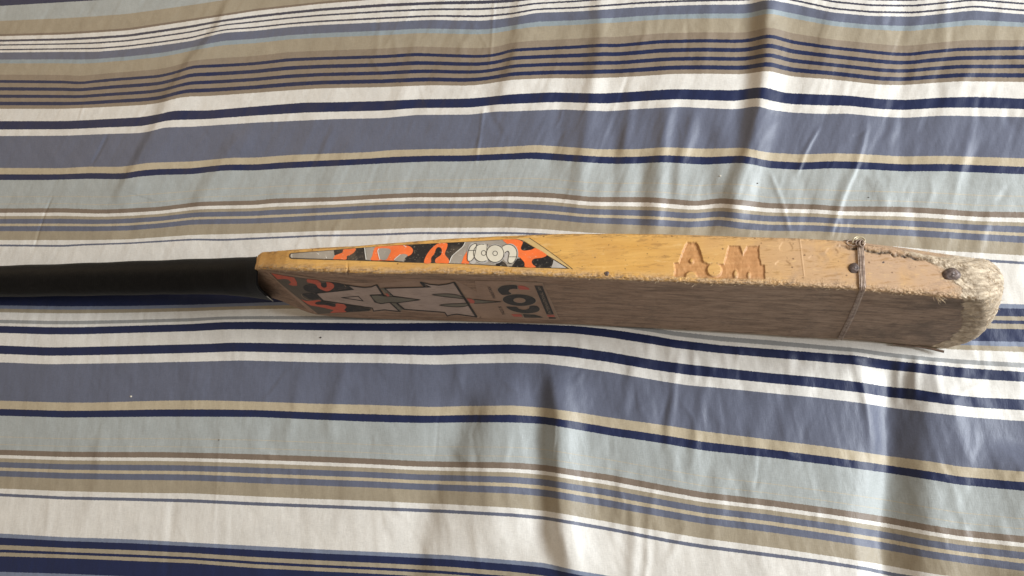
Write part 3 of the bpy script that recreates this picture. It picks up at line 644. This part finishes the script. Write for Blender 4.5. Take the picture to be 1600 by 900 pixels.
# glow and letters of the word icon
film('letter_halo', [ell(739,396.5,9,16.5), ell(754,396.5,14.6,16), ell(774,397,14.8,15.4), ell(797,396.5,13,15.5)], eLGR, es, L4)
li = film('letter_i', [cr([(731,407),(731,400),(732.4,393),(735,386.5),(739,382.8),(744.4,381.4),(744.6,387),(743,395),(741,403),(737,408),(733,408.6)])], eCRM, es, L5)
lc = film('letter_c', [ell(753.5,396,13.2,13.8)], eCRM, es, L5 + .00004)
lo = film('letter_o', [ell(774,397,13.6,13.6)], eCRM, es, L5 + .00012)
ln = film('letter_n', [cr([(785.6,386),(790,383.6),(796,382.8),(803,385.5),(807.4,392),(808,399),(806,406),(802,411),(797,412),(794.2,409),(795,402),(796,396),(793.5,393),(789,396),(786.5,400)])], eCRM, es, L5 + .00004)
LO = L5 + .00018
film_quads('letter_outline', stroke(cr([(731,407),(731,400),(732.4,393),(735,386.5),(739,382.8),(744.4,381.4),(744.6,387),(743,395),(741,403),(737,408),(733,408.6)]), .8, True)
    + stroke([(732.6,392),(743.4,392)], .8) + stroke(ell(753.5,396,13.2,13.8,0,30,60,285), .8) + stroke([(762,382),(761,392)], .8) + stroke(ell(756.2,396,3.6,3.8), .8, True)
    + stroke(ell(774,397,13.6,13.6), .95, True) + stroke(ell(774,396.6,3.6,3.6), .9, True)
    + stroke(cr([(786,385.6),(790,383.4),(796,382.6),(803,385.5),(807.4,392),(808,399),(806,406),(802,411),(797,412),(794.2,409),(795,402),(796,396),(793.5,393),(789,396)], closed=False), .85)
    + stroke([(796,402),(807.2,402)], .8), eBLK, es, LO)

# ---- sticker on the playing face: camouflage corner, big A and M, star
fBLK = mat_print('faded_black_print', (.020, .018, .017), .6, .4); fORG = mat_print('faded_red_print', (.58, .11, .06), .6, .35); fOLV = mat_print('faded_olive_print', (.11, .09, .067), .6, .5)
fLET = mat_print('faded_letter_print', (.43, .325, .275), .6, .25); fSTR = mat_print('faded_star_print', (.18, .16, .12), .6, .2); fFILM = mat_print('bare_film', (.35, .225, .155), .55, .15); fRED = mat_print('red_print', (.50, .11, .075), .6, .25)
fEDG = mat_print('film_edge', (.32, .22, .15), .5, 0); fDRK = mat_print('label_black', (.030, .026, .022), .55, .12); fHAL = mat_print('label_pale_line', (.34, .26, .19), .55, .1)
fs = film('face_sticker', [[(413,422),(440,426),(484,433),(540,441),(589,442),(655,437.5),(712,437.5),(772,470),(748,497),(632,486),(583,487),(540,489.3),(497,491.8),(490,492)]], fFILM, bat, L1, cell=5,
          label='worn sticker with a big A M and camouflage corner on the dirty playing face')
film_quads('sticker_outline', stroke([(413.5,422),(440,426.4),(484,433.3),(540,441.4)], .7) + stroke([(421,426),(440,445),(470,469),(497,490.8)], .6) + stroke([(497,491),(540,488.6),(577,486)], .5), fEDG, fs, L2)
cm = film('camouflage_corner', [[(421,425.5),(440,429),(484,435.7),(540,443.6),(553,451),(492.5,457.5),(505,469.2),(581,480.5),(577,485.5),(540,487.8),(497,490.3),(470,468),(440,444)]], fOLV, fs, L2)
film(O, [[(424,426.3),(440,429.4),(460,433),(464,440),(464.5,445.6),(457.5,445.8),(451,443.8),(455,440.6),(451,436.2),(444,435.2),(434,435.8)]], fORG, fs, L3)
film('black_patch', [cr([(511,440),(522,440.6),(537.5,443.4),(552,451),(535,452.6),(512,454.4),(491,457),(478,453.5),(474,448.7),(476.5,445),(484,443.4),(495,443.6)], 3)], fBLK, fs, L3)
film('black_patch', [cr([(472.5,459),(480,464),(487.5,467.5),(499,465.5),(491,458),(480,457)], 3)], fBLK, fs, L3)
film(O, [cr([(480,435.6),(488,436),(496,437),(501.5,440.6),(502,446),(506,448.6),(510.4,447.6),(510.8,443),(510,440),(517,440.8),(521.5,443.5),(522,448),(517,452.4),(511,454.2),(505,452.6),(497.5,448.9),(494,444),(487,441.6),(481,440.4)], 4)], fORG, fs, L4)
film(O, [cr([(471,467.4),(476,469),(482.5,469.8),(490,469),(499,468.2),(501,470.4),(493,472.5),(496,475.4),(509,475.4),(521,478.7),(524.5,474.4),(530,473.4),(537,474.6),(541.5,479),(538,483.6),(541,486.8),(528,487.8),(516,488),(521,484),(507.5,480.6),(495,478),(484,475.8)], 4)], fORG, fs, L3)
film('black_patch', [cr([(492.5,472.4),(500,470),(512,472),(524,475),(522.5,478.6),(509,475.8),(496,475)], 4), [(539,475.2),(556,478),(575,481.2),(580,484),(560,485.6),(542.5,486.8),(538.6,484),(542,479)]], fBLK, fs, L4)
film_quads('white_line', stroke(cr([(471,459),(474,463.5),(482,467.6),(487,468)], closed=False), .8) + stroke([(538,443.6),(541,447.5)], .7), fEDG, fs, L5)
A = [(494,457.5),(552,451.5),(542,444.5),(556,447),(570,448.5),(580,447.6),(588,444.5),(598,459.5),(579,460.3),(586,471),(595,473.5),(609,471.5),(625,486),(601,483.3),(584,485.3),(582,480.5),(505,469)]
M = [(601,449.6),(640,448.6),(672.5,447.6),(664,444),(657,440),(672,443.6),(686,444.8),(700,443),(709,440.3),(744,494.5),(736,493.2),(714,490),(706,491),(699,493),(695,487.2),(660,484.6),(632,482.5),(620,472.4),(638,470),(656,467.6),(636,465),(615,462)]
film('letter_a', [A], fLET, fs, L3, cell=6); film('letter_m', [M], fLET, fs, L3, cell=6)
film_quads('letter_outline', stroke(A, 1.5, True) + stroke(M, 1.5, True) + stroke([(709.5,440),(727,467),(745,495)], 3.2) + stroke([(588.5,444),(600,462)], 2.8) + stroke([(609.5,471.5),(625.5,486.3)], 2.4) + stroke([(601,449.6),(613,462)], 2.2) + stroke([(620,472.5),(632,482.5)], 2.2) + stroke([(493,457.5),(505.5,469.5)], 2.2)
    + stroke([(534,464.2),(560,462),(567.5,469.4)], 1.1, True) + stroke([(657,440),(664,447.4)], 3.0), fBLK, fs, L4)
film('star', [[(578.7,460.7),(590,460.2),(604,462),(615,462.4),(636,464.8),(656,467.5),(638,470),(620,472.2),(609,471.3),(598,473.4),(590,472.3),(584,467)]], fSTR, fs, L4)
film('dividing_bar', [[(594.5,449.3),(600,449.3),(614,462),(608,463)], [(611,471.5),(617.5,472),(630,483.2),(624.5,485)]], fSTR, fs, L4)
film_quads('star_outline', stroke([(578.7,460.7),(590,460.2),(604,462),(615,462.4),(636,464.8),(656,467.5),(638,470),(620,472.2),(609,471.3),(598,473.4),(590,472.3),(584,467)], 1.0, True), fBLK, fs, L5)
film('red_patch', [[(602.5,457.5),(606,457.5),(609.5,462),(605,462)]], fRED, fs, L5)
film('letter_notch', [cr([(675.6,459.6),(690,458.2),(705,458.4),(718,460.8),(726,465.6),(712,464.4),(695,462.6)], 3), cr([(687,475.8),(700,474),(715,473.4),(733,472.8),(728,477.4),(714,478.6),(700,477.6)], 3)], fSTR, fs, L4)
film_quads('letter_outline', stroke(cr([(675.6,459.6),(690,458.2),(705,458.4),(718,460.8),(726,465.6),(712,464.4),(695,462.6)], 3), .9, True) + stroke(cr([(687,475.8),(700,474),(715,473.4),(733,472.8),(728,477.4),(714,478.6),(700,477.6)], 3), .9, True), fBLK, fs, L5)
film('spike', [[(729,465.2),(745,467.6),(783,470.8),(760,472.6),(736,473.4)]], fSTR, fs, L3)
film('red_patch', [[(729,465.2),(737,466.4),(742,469.5),(741,473),(735.5,473.2)]], fRED, fs, L4)
film_quads('spike_outline', stroke([(741,467),(760,469),(783,470.8),(760,472.6),(741,473.2)], .8), fBLK, fs, L4)
# ---- label with the upright word icon
lb = film('face_label', [[(742,438.5),(790,439),(847.5,441.5),(874.5,499.5),(820,499),(752,496.5)]], fFILM, bat, L1 + .00004, cell=5, label='brown label with the word icon set upright, near the middle of the playing face')
film_quads('label_outline', stroke([(790,438.8),(847.5,441.5),(860,468),(874.5,499.5)], .8), fHAL, lb, L2)
def shapes(grow=0):
    g = grow
    return {
     'letter_n': cr([(785-g,460),(780-g,456),(778-g,451.5),(783-g,446.8-g*.5),(793,444.8-g*.5),(807,445-g*.5),(808.4+g,449.6),(808+g,450.8+g*.4),(802,450.6),(796,452),(795,455),(799+g,458),(796,459.6+g*.3),(790,460)], 4),
     'letter_o': ell(811.5,468.2,25.8+g,9.0+g*.45,2.5,40),
     'letter_c': cr([(791.5,478.4-g*.4),(800,478.6),(807,478.8),(811,481.8),(818,483.4),(824.5,482.4),(827,480.4),(828,477.4),(836,476.8-g*.3),(841,478.6),(843.4+g,482.4),(840,486.2),(830,488.5+g*.4),(817,488.6+g*.4),(802-g,485.4),(794-g,481.6)], 4),
     'letter_i': [(817-g,490.3-g*.3),(835,490.9-g*.4),(844,493.3),(848.8+g,495.8+g*.3),(819.5-g,495.6+g*.3)]}
for k, p in shapes(1.3).items(): film(k.replace('letter', 'halo'), [p], fHAL, lb, L2)
for k, p in shapes(0).items(): film(k, [p], fDRK, lb, L3)
film('hole', [ell(811.8,468.3,9.6,4.0,2.5,24)], fHAL, lb, L4); film('hole', [ell(811.8,468.3,8.6,3.3,2.5,24)], fFILM, lb, L5)
film('red_patch', [[(799,490.3),(814,490.3),(816.4,494.2),(803,494.2)], cr([(810,445.8),(820,446.6),(828,451.4),(819,451.8),(811.5,451.3)], 3)], fRED, lb, L3)
bar = film('label_bar', [[(835,445.4),(847.5,446),(865.5,490.4),(854,490.2)]], fDRK, lb, L3)
film('red_patch', [[(854.4,491.4),(865.8,491.5),(867,494.4),(856,494.2)]], fRED, lb, L3); film('black_patch', [[(857.2,495),(868,495.4),(868.8,497.6),(858.2,497.2)]], fDRK, lb, L3)
def text_film(name, txt, p0, p1, hvec, mat, parent, off):
    """small type: baseline from p0 to p1, hvec = up direction of the letters (picture pixels)"""
    cu = bpy.data.curves.new(name, 'FONT'); cu.body = txt; cu.size = 1; cu.resolution_u = 2; o = bpy.data.objects.new(name, cu); C.objects.link(o)
    dg = bpy.context.evaluated_depsgraph_get(); me = bpy.data.meshes.new_from_object(o.evaluated_get(dg)); bpy.data.objects.remove(o); bpy.data.curves.remove(cu)
    co = np.array([v.co[:] for v in me.vertices]); wx = co[:, 0].max(); hy = .73
    V = []
    for c in co:
        a = c[0] / wx; b = c[1] / hy
        h, _n = hit(p0[0] + (p1[0] - p0[0]) * a + hvec[0] * b, p0[1] + (p1[1] - p0[1]) * a + hvec[1] * b, off)
        V.append(tuple(h) if h is not None else (0, 0, .05))
    F = [list(p.vertices) for p in me.polygons]; bpy.data.meshes.remove(me)
    m = bpy.data.meshes.new(name); m.from_pydata(V, [], F); m.update()
    return obj(name, m, mat, parent)
text_film('small_print', 'MADE IN', (790.5,491), (783.5,478.2), (-6,-.3), fBLK, lb, L4)
text_film('small_print', 'PAKISTAN', (775.5,465.5), (766.5,447.5), (-5.5,-.3), fBLK, lb, L4)
text_film('small_print', 'INTERNATIONAL  AM', (862,489), (844.5,447), (-5,-.2), fHAL, bar, L5)

# ------------------------------------------------------------------ tubes
def tube(path, rad, sides=8, close_ends=True, flat=1.0):
    P = np.array(path, float); n = len(P); rad = np.broadcast_to(rad, (n,))
    T = np.gradient(P, axis=0); T /= np.linalg.norm(T, axis=1, keepdims=True) + 1e-12
    up = np.array([0, 0, 1.0]); V = []; a = np.linspace(0, 2 * math.pi, sides, endpoint=False)
    A = np.cross(T, up); bad = np.linalg.norm(A, axis=1) < 1e-3; A[bad] = np.array([1, 0, 0]); A /= np.linalg.norm(A, axis=1, keepdims=True); B = np.cross(A, T)
    V = P[:, None, :] + rad[:, None, None] * (np.cos(a)[None, :, None] * A[:, None, :] + flat * np.sin(a)[None, :, None] * B[:, None, :])
    F = grid_faces(n, sides, True).tolist()
    V = V.reshape(-1, 3)
    if close_ends: F.append(list(range(sides))[::-1]); F.append([(n - 1) * sides + k for k in range(sides)])
    return V, F
def join(items):
    V = []; F = []
    for v, f in items:
        b = len(V); V += [tuple(map(float, q)) for q in v]; F += [[i + b for i in g] for g in f]
    return V, F

# ------------------------------------------------------------------ grip and handle
def mat_grip():
    s = N('black_rubber'); co = s.n('ShaderNodeTexCoord').outputs['Object']
    f = s.noise(180, co, 4); c = s.mix(s.rng(f, .4, .7), (.0026, .0024, .0024), (.0050, .0046, .0044)); c = s.mix(s.rng(s.noise(1, co, 5, .75, (60, 500, 500)), .60, .70, 0, .4), c, (.022, .019, .018)); s.l(c, s.b.inputs['Base Color'])
    s.b.inputs['Roughness'].default_value = .45; s.b.inputs['Specular IOR Level'].default_value = .12
    wv = s.n('ShaderNodeTexWave'); wv.inputs['Scale'].default_value = 150; wv.inputs['Distortion'].default_value = 1.2; s.l(co, wv.inputs['Vector']); s.l(s.bump(wv.outputs['Fac'], .12, .0004, s.bump(s.noise(700, co, 4), .45, .0005)), s.b.inputs['Normal']); return s.m
gt = curve([(-260,420),(0,414),(50,412.5),(100,411),(200,407),(300,403.5),(350,402),(400,401.5),(440,401)])
gb = curve([(-260,474),(0,465.5),(100,464),(200,462.5),(300,460.8),(350,462),(380,464),(400,466.5),(424,470.5),(440,472)])
hx = np.concatenate([np.linspace(unproj(-160, 440, .05)[0], unproj(300, 440, .05)[0], 90, endpoint=False), np.linspace(unproj(300, 440, .05)[0], unproj(422, 440, .05)[0], 56)])
hu = proj(hx, 0 * hx, 0 * hx + .05)[0]; hz = np.interp(hu, [-200, 0, 150, 300, 380, 420], [.0200, .0225, .0290, .0405, .0500, .0545])
yt_ = solve_y(hx, hz + .004, gt); yb_ = solve_y(hx, hz - .004, gb)
ry = (yt_ - yb_) / 2 / 1.01; yc_ = (yt_ + yb_) / 2; rz = np.interp(hu, [-160, 290, 360, 400, 422], [.0150, .0150, .0185, .0240, .0300])
HS = 48; a = np.linspace(0, 2 * math.pi, HS, endpoint=False); ca, sa = np.cos(a), np.sin(a)
rip = 1 + .012 * np.sin(hx * 95)[:, None] * np.sin(a * 2 + 1)[None, :] + .006 * fbm(hx[:, None] * 60 + 0 * a, a[None, :] * 2 + 0 * hx[:, None], 88, 2)
GV = np.stack([np.repeat(hx[:, None], HS, 1), yc_[:, None] + ry[:, None] * ca * rip, hz[:, None] + rz[:, None] * sa * rip], 2)
# the mouth of the grip is slanted: it reaches further along the blade low down
mouth = curve([(380, 400), (444, 400), (452, 404), (460, 412), (471, 426), (520, 430)]); mr = GV[-1].copy()
for _ in range(20):
    u_, v_, d_ = proj(mr[:, 0], mr[:, 1], mr[:, 2]); mr[:, 0] += (mouth(v_) - u_) * d_ / FOC
kx = sstep(340, 422, hu)
GV[:, :, 0] += kx[:, None] * (mr[:, 0] - hx[-1])[None, :]
grip_parts = GV
F = grid_faces(len(hx), HS, True).tolist(); V = GV.reshape(-1, 3).tolist()
# rolled lip
lip = []
for k, (dr, dx) in enumerate(((.0006, .0004), (.0002, .0010), (-.0012, .0011), (-.0030, .0002))):
    r = GV[-1].copy(); r[:, 1] = yc_[-1] + (r[:, 1] - yc_[-1]) * (1 + dr / ry[-1]); r[:, 2] = hz[-1] + (r[:, 2] - hz[-1]) * (1 + dr / rz[-1]); r[:, 0] += dx; lip.append(r)
b0 = len(V); n0 = len(hx)
for r in lip: V += r.tolist()
F += [[(n0 - 1 + i) * HS + j, (n0 + i) * HS + j, (n0 + i) * HS + (j + 1) % HS, (n0 - 1 + i) * HS + (j + 1) % HS] for i in range(4) for j in range(HS)]
for k in range(1, 7):   # domed far end
    ph = math.pi / 2 * k / 6; r = GV[0].copy(); r[:, 1] = yc_[0] + (r[:, 1] - yc_[0]) * max(math.cos(ph), .01); r[:, 2] = hz[0] + (r[:, 2] - hz[0]) * max(math.cos(ph), .01); r[:, 0] -= math.sin(ph) * .006
    V += r.tolist(); c1 = len(V) // HS - 1; c0 = 0 if k == 1 else c1 - 1
    F += [[c0 * HS + j, c0 * HS + (j + 1) % HS, c1 * HS + (j + 1) % HS, c1 * HS + j] for j in range(HS)]
GRIP = mat_grip()
gm = mesh_from('grip', V, F)
bmm = bmesh.new(); bmm.from_mesh(gm); bmesh.ops.recalc_face_normals(bmm, faces=bmm.faces[:]); bmm.to_mesh(gm); bmm.free()
grip = obj('grip', gm, GRIP, bat)
# thin pale rim where the grip meets the blade
rim = GV[-1] * 1.0; keep = [(j) for j in range(HS) if .55 < (a[j] / math.pi) < 1.52 and sa[j] < .35]
rp = [rim[j] + np.array([.0012, -.0004, 0]) for j in keep]
if len(rp) > 3:
    v, f = tube(cr(rp, 4, False), .00042, 6)
    obj('grip_rim', mesh_from('grip_rim', v, f), mat_simple('pale_rubber', (.16, .14, .12), (.28, .25, .21), .7), bat)

# ------------------------------------------------------------------ wire binding, nails, splinters
WIRE = mat_simple('dull_copper_wire', (.24, .17, .135), (.50, .39, .31), .42, 300, .35, .2, .0003, .5)
BRASS = mat_simple('pale_wire', (.50, .42, .27), (.62, .54, .38), .35, 300, .3, .1, .0003, .5)
RUST = mat_simple('rusty_iron', (.070, .052, .047), (.150, .105, .088), .50, 500, .25, .5, .0006, .5)
def ring_point(x, frac_list):
    i = int(np.clip(np.searchsorted(xs, x), 0, NS - 1)); return i
band = bpy.data.objects.new('wire_binding', None); C.objects.link(band); band.parent = bat
def strand(dx, off, j_over):
    pts = []
    # across the upper edge from the back corner to the front corner, then slanting down the face
    for t in np.linspace(0, 1, 9):
        yy = 376.5 + (446 - 376.5) * t; h, n = hit(1343.5 + 3.5 * t + dx, yy, off + .0003); 
        if h is not None: pts.append(np.array(h))
    for t in np.linspace(.06, .985, 14):
        px = 1348 + (1311 - 1348) * t ** 1.05 + dx * .8 + math.sin(t * math.pi) * 2.0 ; py = 448 + (531 - 448) * t; h, n = hit(px, py, off)
        if h is not None: pts.append(np.array(h))
    x_end = pts[-1][0]; x_start = pts[0][0]
    # under the resting edge and up the back, hidden from here
    hid = np.where((TAG >= 1) & (TAG <= 5))[0][::3]
    for k, j in enumerate(hid):
        t = k / (len(hid) - 1); x = x_end + (x_start - x_end) * t; i = int(np.clip(np.searchsorted(xs, x), 1, NS - 2))
        n2 = nrm[i, j]; oy = n2[0] * wd[i, 0] + n2[1] * nb[i, 0]; oz = n2[0] * wd[i, 1] + n2[1] * nb[i, 1]
        o_ = off if TAG[j] > 2 else .0003
        pts.append(np.array([x, Y2[i, j] + oy * o_, max(Z2[i, j] + oz * o_, .0004)]))
    pts.append(pts[0])
    v, f = tube(cr(pts, 4, False), .00048, 7, False); return v, f
for k, (dx, of) in enumerate(((-4.2, .0006), (-2.0, .0009), (.2, .0007), (2.3, .0009), (4.4, .0006))):
    v, f = strand(dx, of, 0); obj('wire_strand', mesh_from('wire_strand', v, f), WIRE, band)
def loop3(cx, cy, rx, ry, lift, a0, a1, rad, mat, name, tilt=0.0):
    pts = []
    base, n = hit(cx, min(cy + 10, 392), 0); dep = base
    for q in np.radians(np.linspace(a0, a1, 26)):
        px = cx + rx * math.cos(q); py = cy - ry * math.sin(q)
        d = ray(px, py); z = base[2] + lift + tilt * math.sin(q); t = (z - CAM[2]) / d[2]; pts.append(CAM + d * t)
    v, f = tube(pts, rad, 7); return obj(name, mesh_from(name, v, f), mat, band)
loop3(1342, 377.5, 9.5, 8.0, .0008, -10, 200, .00062, BRASS, 'wire_loop', -.0015)
loop3(1344, 376.0, 7.5, 5.0, .0012, -20, 170, .00045, BRASS, 'wire_loop', -.001)
loop3(1343, 380, 6.0, 4.5, .0018, 20, 340, .0005, WIRE, 'wire_knot')
loop3(1347, 380, 4.0, 5.0, .0022, 60, 400, .0005, WIRE, 'wire_knot')
loop3(1328, 379, 5.0, 3.5, .0006, 10, 300, .00035, WIRE, 'wire_knot')
loop3(1333, 381, 4.0, 3.0, .0010, 200, 470, .00035, WIRE, 'wire_knot')
def dome(px, py, rpx, hgt, name, sq=1.0):
    h, n = hit(px, py, -.0004)
    if h is None: print('no surface under', name, px, py); return {}
    n = Vector((0, -.16, .985)).normalized(); t1 = n.orthogonal().normalized(); t1 = Vector((1, 0, 0)); t2 = n.cross(t1).normalized(); t1 = t2.cross(n)
    r = rpx * (Vector(CAM.tolist()) - h).length / FOC; V = []; F = []; m_, k_ = 12, 24
    for i in range(m_ + 1):
        ph = math.pi / 2 * i / m_; rr = r * max(math.cos(ph) ** .75, .002); zz = hgt * math.sin(ph)
        for j in range(k_):
            q = 2 * math.pi * j / k_; w = 1 + .05 * math.sin(3 * q + px) + .03 * math.sin(5 * q + 1)
            V.append(tuple(h + t1 * (rr * w * math.cos(q)) + t2 * (rr * w * sq * math.sin(q)) + n * (zz * (1 + .06 * math.sin(2 * q + i)))))
    F = grid_faces(m_ + 1, k_, True).tolist(); F.append([m_ * k_ + j for j in range(k_)])
    return obj(name, mesh_from(name, V, F), RUST, bat)
dome(1335, 420, 8.6, .0021, 'nail_head', 1.0)['label'] = 'dark domed nail head half under the wire binding'
dome(1486.5, 429.5, 12.0, .0024, 'nail_head', .80)['label'] = 'large rusty domed nail head near the frayed toe'
dome(1380.5, 411, 2.6, .0004, 'nail_head')['label'] = 'tiny nail head between the two large ones'
dome(948, 427.5, 4.0, .0009, 'nail_head')['label'] = 'small dark nail head in the front corner of the yellow edge'
# bent strip of wood sticking out from below the toe
pts = []
for px, py, z in ((1395, 538, .0026), (1430, 541.2, .0032), (1452, 544.5, .0042), (1466, 547.5, .0052), (1475, 549.5, .0058)):
    d = ray(px, py); t = (z - CAM[2]) / d[2]; pts.append(CAM + d * t)
pp = cr(pts, 5, False); v, f = tube(pp, np.linspace(.0007, .0011, len(pp)), 7, True, .55)
obj('loose_splinter', mesh_from('loose_splinter', v, f), mat_simple('splinter_wood', (.10, .065, .045), (.20, .13, .09), .7), bat, 'long thin splinter curling out below the toe')
# fibres that stand off the worn corner and the toe
items = []
def fibre(px, py, ln, ang, lift, rad):
    h, n = hit(px, py, .0001)
    if h is None: return
    sc = (Vector(CAM.tolist()) - h).length / FOC; ca_, sa_ = math.cos(ang), -math.sin(ang)
    e = Vector((ca_ * ln * sc, sa_ * ln * sc, 0)); side = Vector((-sa_, ca_, 0)) * RNG.uniform(-.3, .3) * ln * sc
    P = [h, h + e * .35 + n * lift * .5 + side * .5, h + e * .7 + n * lift * .9 + side, h + e + n * lift * .7 + side * .6]
    v, f = tube([tuple(q) for q in P], [rad, rad, rad * .8, rad * .3], 4); items.append((v, f))
for k in range(380):
    px = 1600 - (RNG.rand() ** .8) * 1190 if k % 3 else RNG.uniform(1000, 1530)
    if px < 405 or px > 1535: continue
    py = float(yb(px)) + RNG.normal(1.5, 2.2)
    fibre(px, py, RNG.uniform(1.5, 5) * (1.2 if px > 1000 else .7), RNG.choice([0, math.pi]) + RNG.normal(0, .4), RNG.uniform(.00005, .0005), RNG.uniform(.00006, .00018))
for k in range(26): fibre(1462 + RNG.normal(0, 4), 462 + RNG.normal(0, 2), RNG.uniform(5, 11), RNG.uniform(-.3, 1.4), RNG.uniform(.0008, .002), .00013)
for k in range(150):
    px = RNG.uniform(1355, 1545); fibre(px, float(ya(px)) + RNG.uniform(3, 16) + 4 * RNG.rand(), RNG.uniform(2, 6), RNG.uniform(0, 6.28), RNG.uniform(.0002, .001), RNG.uniform(.00006, .00014))
for k in range(260):
    q = RNG.uniform(-1.3, 1.35); rr = RNG.rand() ** .5
    px = 1538 + 27 * rr * math.cos(q); py = 468 + 68 * rr * math.sin(q)
    fibre(px, py, RNG.uniform(2, 6), RNG.uniform(0, 6.28), RNG.uniform(.0002, .0012), RNG.uniform(.00006, .00013))
V, F = join(items); fb = obj('wood_fibres', mesh_from('wood_fibres', V, F, False), mat_simple('pale_fibre', (.36, .25, .15), (.70, .56, .38), .8, 90), bat); fb['kind'] = 'stuff'

# ------------------------------------------------------------------ finish the sheet
bx = GX; yl = np.interp(bx, xs, yB); yh = np.interp(bx, xs, yB + te)
inside = np.where((bx > xs[0]) & (bx < xe), np.maximum(np.maximum(yl - GY, GY - yh), 0), np.hypot(np.maximum(np.maximum(yl - GY, GY - yh), 0), np.maximum(np.maximum(xs[0] - bx, bx - xe), 0)))
fl = sstep(.002, .020, inside)
H = H * fl - (1 - fl) * .0006
H += .0011 * np.exp(-((inside - .012) / .008) ** 2) * (.6 + fbm(GX * 25, GY * 25, 77, 2))
# under the handle the cloth rises a little
UU, VV, _ = proj(GX, GY, H)
TT = cloth_t(UU.ravel(), VV.ravel()).reshape(UU.shape)
sv = np.stack([GX, GY, H], 2).reshape(-1, 3); sf = grid_faces(len(gx), len(gy))
# round the far borders down like a bed
edge = np.maximum(np.maximum(np.abs(sv[:, 0]) - 1.0, 0), np.maximum(np.abs(sv[:, 1]) - .82, 0)); sv[:, 2] -= edge ** 2 * 25
m = mesh_from('bed_sheet', sv, sf); attr(m, 'stripe', TT)
def mat_sheet():
    s = N('striped_cotton'); t = s.attr('stripe'); co = s.n('ShaderNodeTexCoord').outputs['Object']
    jag = s.noise(1, co, 2, .5, (900, 900, 900)); t2 = s.math('ADD', t, s.math('MULTIPLY', s.math('SUBTRACT', jag, .5), 1.6))
    st = STR; cuts = list(range(0, len(st), 9)) + [len(st)]; outs = []
    if cuts[-1] - cuts[-2] < 2: cuts.pop(-2)
    for a_, b_ in zip(cuts[:-1], cuts[1:]):
        rp = s.n('ShaderNodeValToRGB'); cr_ = rp.color_ramp; cr_.interpolation = 'CONSTANT'
        seg = st[a_:b_]; lo = seg[0][0] - 2; hi = seg[-1][0] + 6; p = [(max(0.0, (q[0] - lo) / (hi - lo)), q[1]) for q in seg]
        cr_.elements[0].position = p[0][0]; cr_.elements[0].color = (*p[0][1], 1)
        cr_.elements[1].position = p[1][0]; cr_.elements[1].color = (*p[1][1], 1)
        for q in p[2:]:
            e = cr_.elements.new(q[0]); e.color = (*q[1], 1)
        s.l(s.rng(t2, lo, hi), rp.inputs[0]); outs.append((rp.outputs[0], st[a_][0]))
    col = outs[0][0]
    for o_, t0 in outs[1:]: col = s.mix(s.math('GREATER_THAN', t2, t0), col, o_)
    w1 = s.noise(1, co, 2, .6, (260, 2400, 600)); w2 = s.noise(1, co, 2, .6, (2400, 300, 600)); bl = s.noise(38, co, 4, .6)
    f = s.math('ADD', s.rng(w1, .3, .7, .925, 1.075), s.math('ADD', s.rng(w2, .3, .7, -.05, .05), s.rng(bl, .3, .7, -.06, .06)))
    hs = s.n('ShaderNodeVectorMath', operation='SCALE'); s.l(col, hs.inputs[0]); s.l(f, hs.inputs['Scale'])
    s.l(hs.outputs[0], s.b.inputs['Base Color'])
    s.b.inputs['Roughness'].default_value = .47; s.b.inputs['Specular IOR Level'].default_value = .42
    wv = s.math('ADD', w1, w2)
    b = s.bump(wv, .22, .0003); b = s.bump(s.noise(1, co, 4, .6, (170, 60, 100)), .30, .0012, b); s.l(b, s.b.inputs['Normal']); return s.m
sheet = obj('bed_sheet', m, mat_sheet()); sheet['label'] = 'creased cotton bed sheet striped in navy, slate, tan and cream, spread under the bat'; sheet['category'] = 'bed sheet'
# tiny bits of lint on the cloth
LINT = mat_simple('pale_lint', (.6, .55, .45), (.75, .70, .6), .9); DKL = mat_simple('dark_lint', (.05, .04, .035), (.09, .07, .06), .9)
for k, (px, py, r, dk, lab) in enumerate(((1125.5,275,1.3,0,'pale crumb of lint on the green stripe above the carved letters'), (1183.5,286.5,1.0,1,'dark speck on the green stripe right of the pale crumb above the carved letters'), (501,527.5,1.4,1,'dark speck on the cream stripe below the camouflage corner'), (205,619.5,1.6,0,'pale crumb on the slate band below the handle'), (342,687.5,.9,1,'dark speck on the green band at lower left'), (1357,308.5,.8,1,'dark speck on the green stripe above the wire binding'))):
    p = unproj(px, py, .0006); ii = int(np.argmin(abs(gx - p[0]))); jj = int(np.argmin(abs(gy - p[1]))); p = unproj(px, py, H[ii, jj])
    rr = r * .6 / FOC; bm_ = bmesh.new(); bmesh.ops.create_icosphere(bm_, subdivisions=2, radius=rr)
    for v_ in bm_.verts: v_.co = Vector((v_.co.x * 1.5, v_.co.y, v_.co.z * .7)) * (1 + .35 * math.sin(v_.co.x * 9000 + k) * math.cos(v_.co.y * 8000))
    mm = bpy.data.meshes.new('lint_speck'); bm_.to_mesh(mm); bm_.free(); o = obj('lint_speck', mm, DKL if dk else LINT); o.location = (p[0], p[1], H[ii, jj] + rr * .4)
    o['label'] = lab; o['category'] = 'lint'; o['group'] = 'specks lying on the sheet'
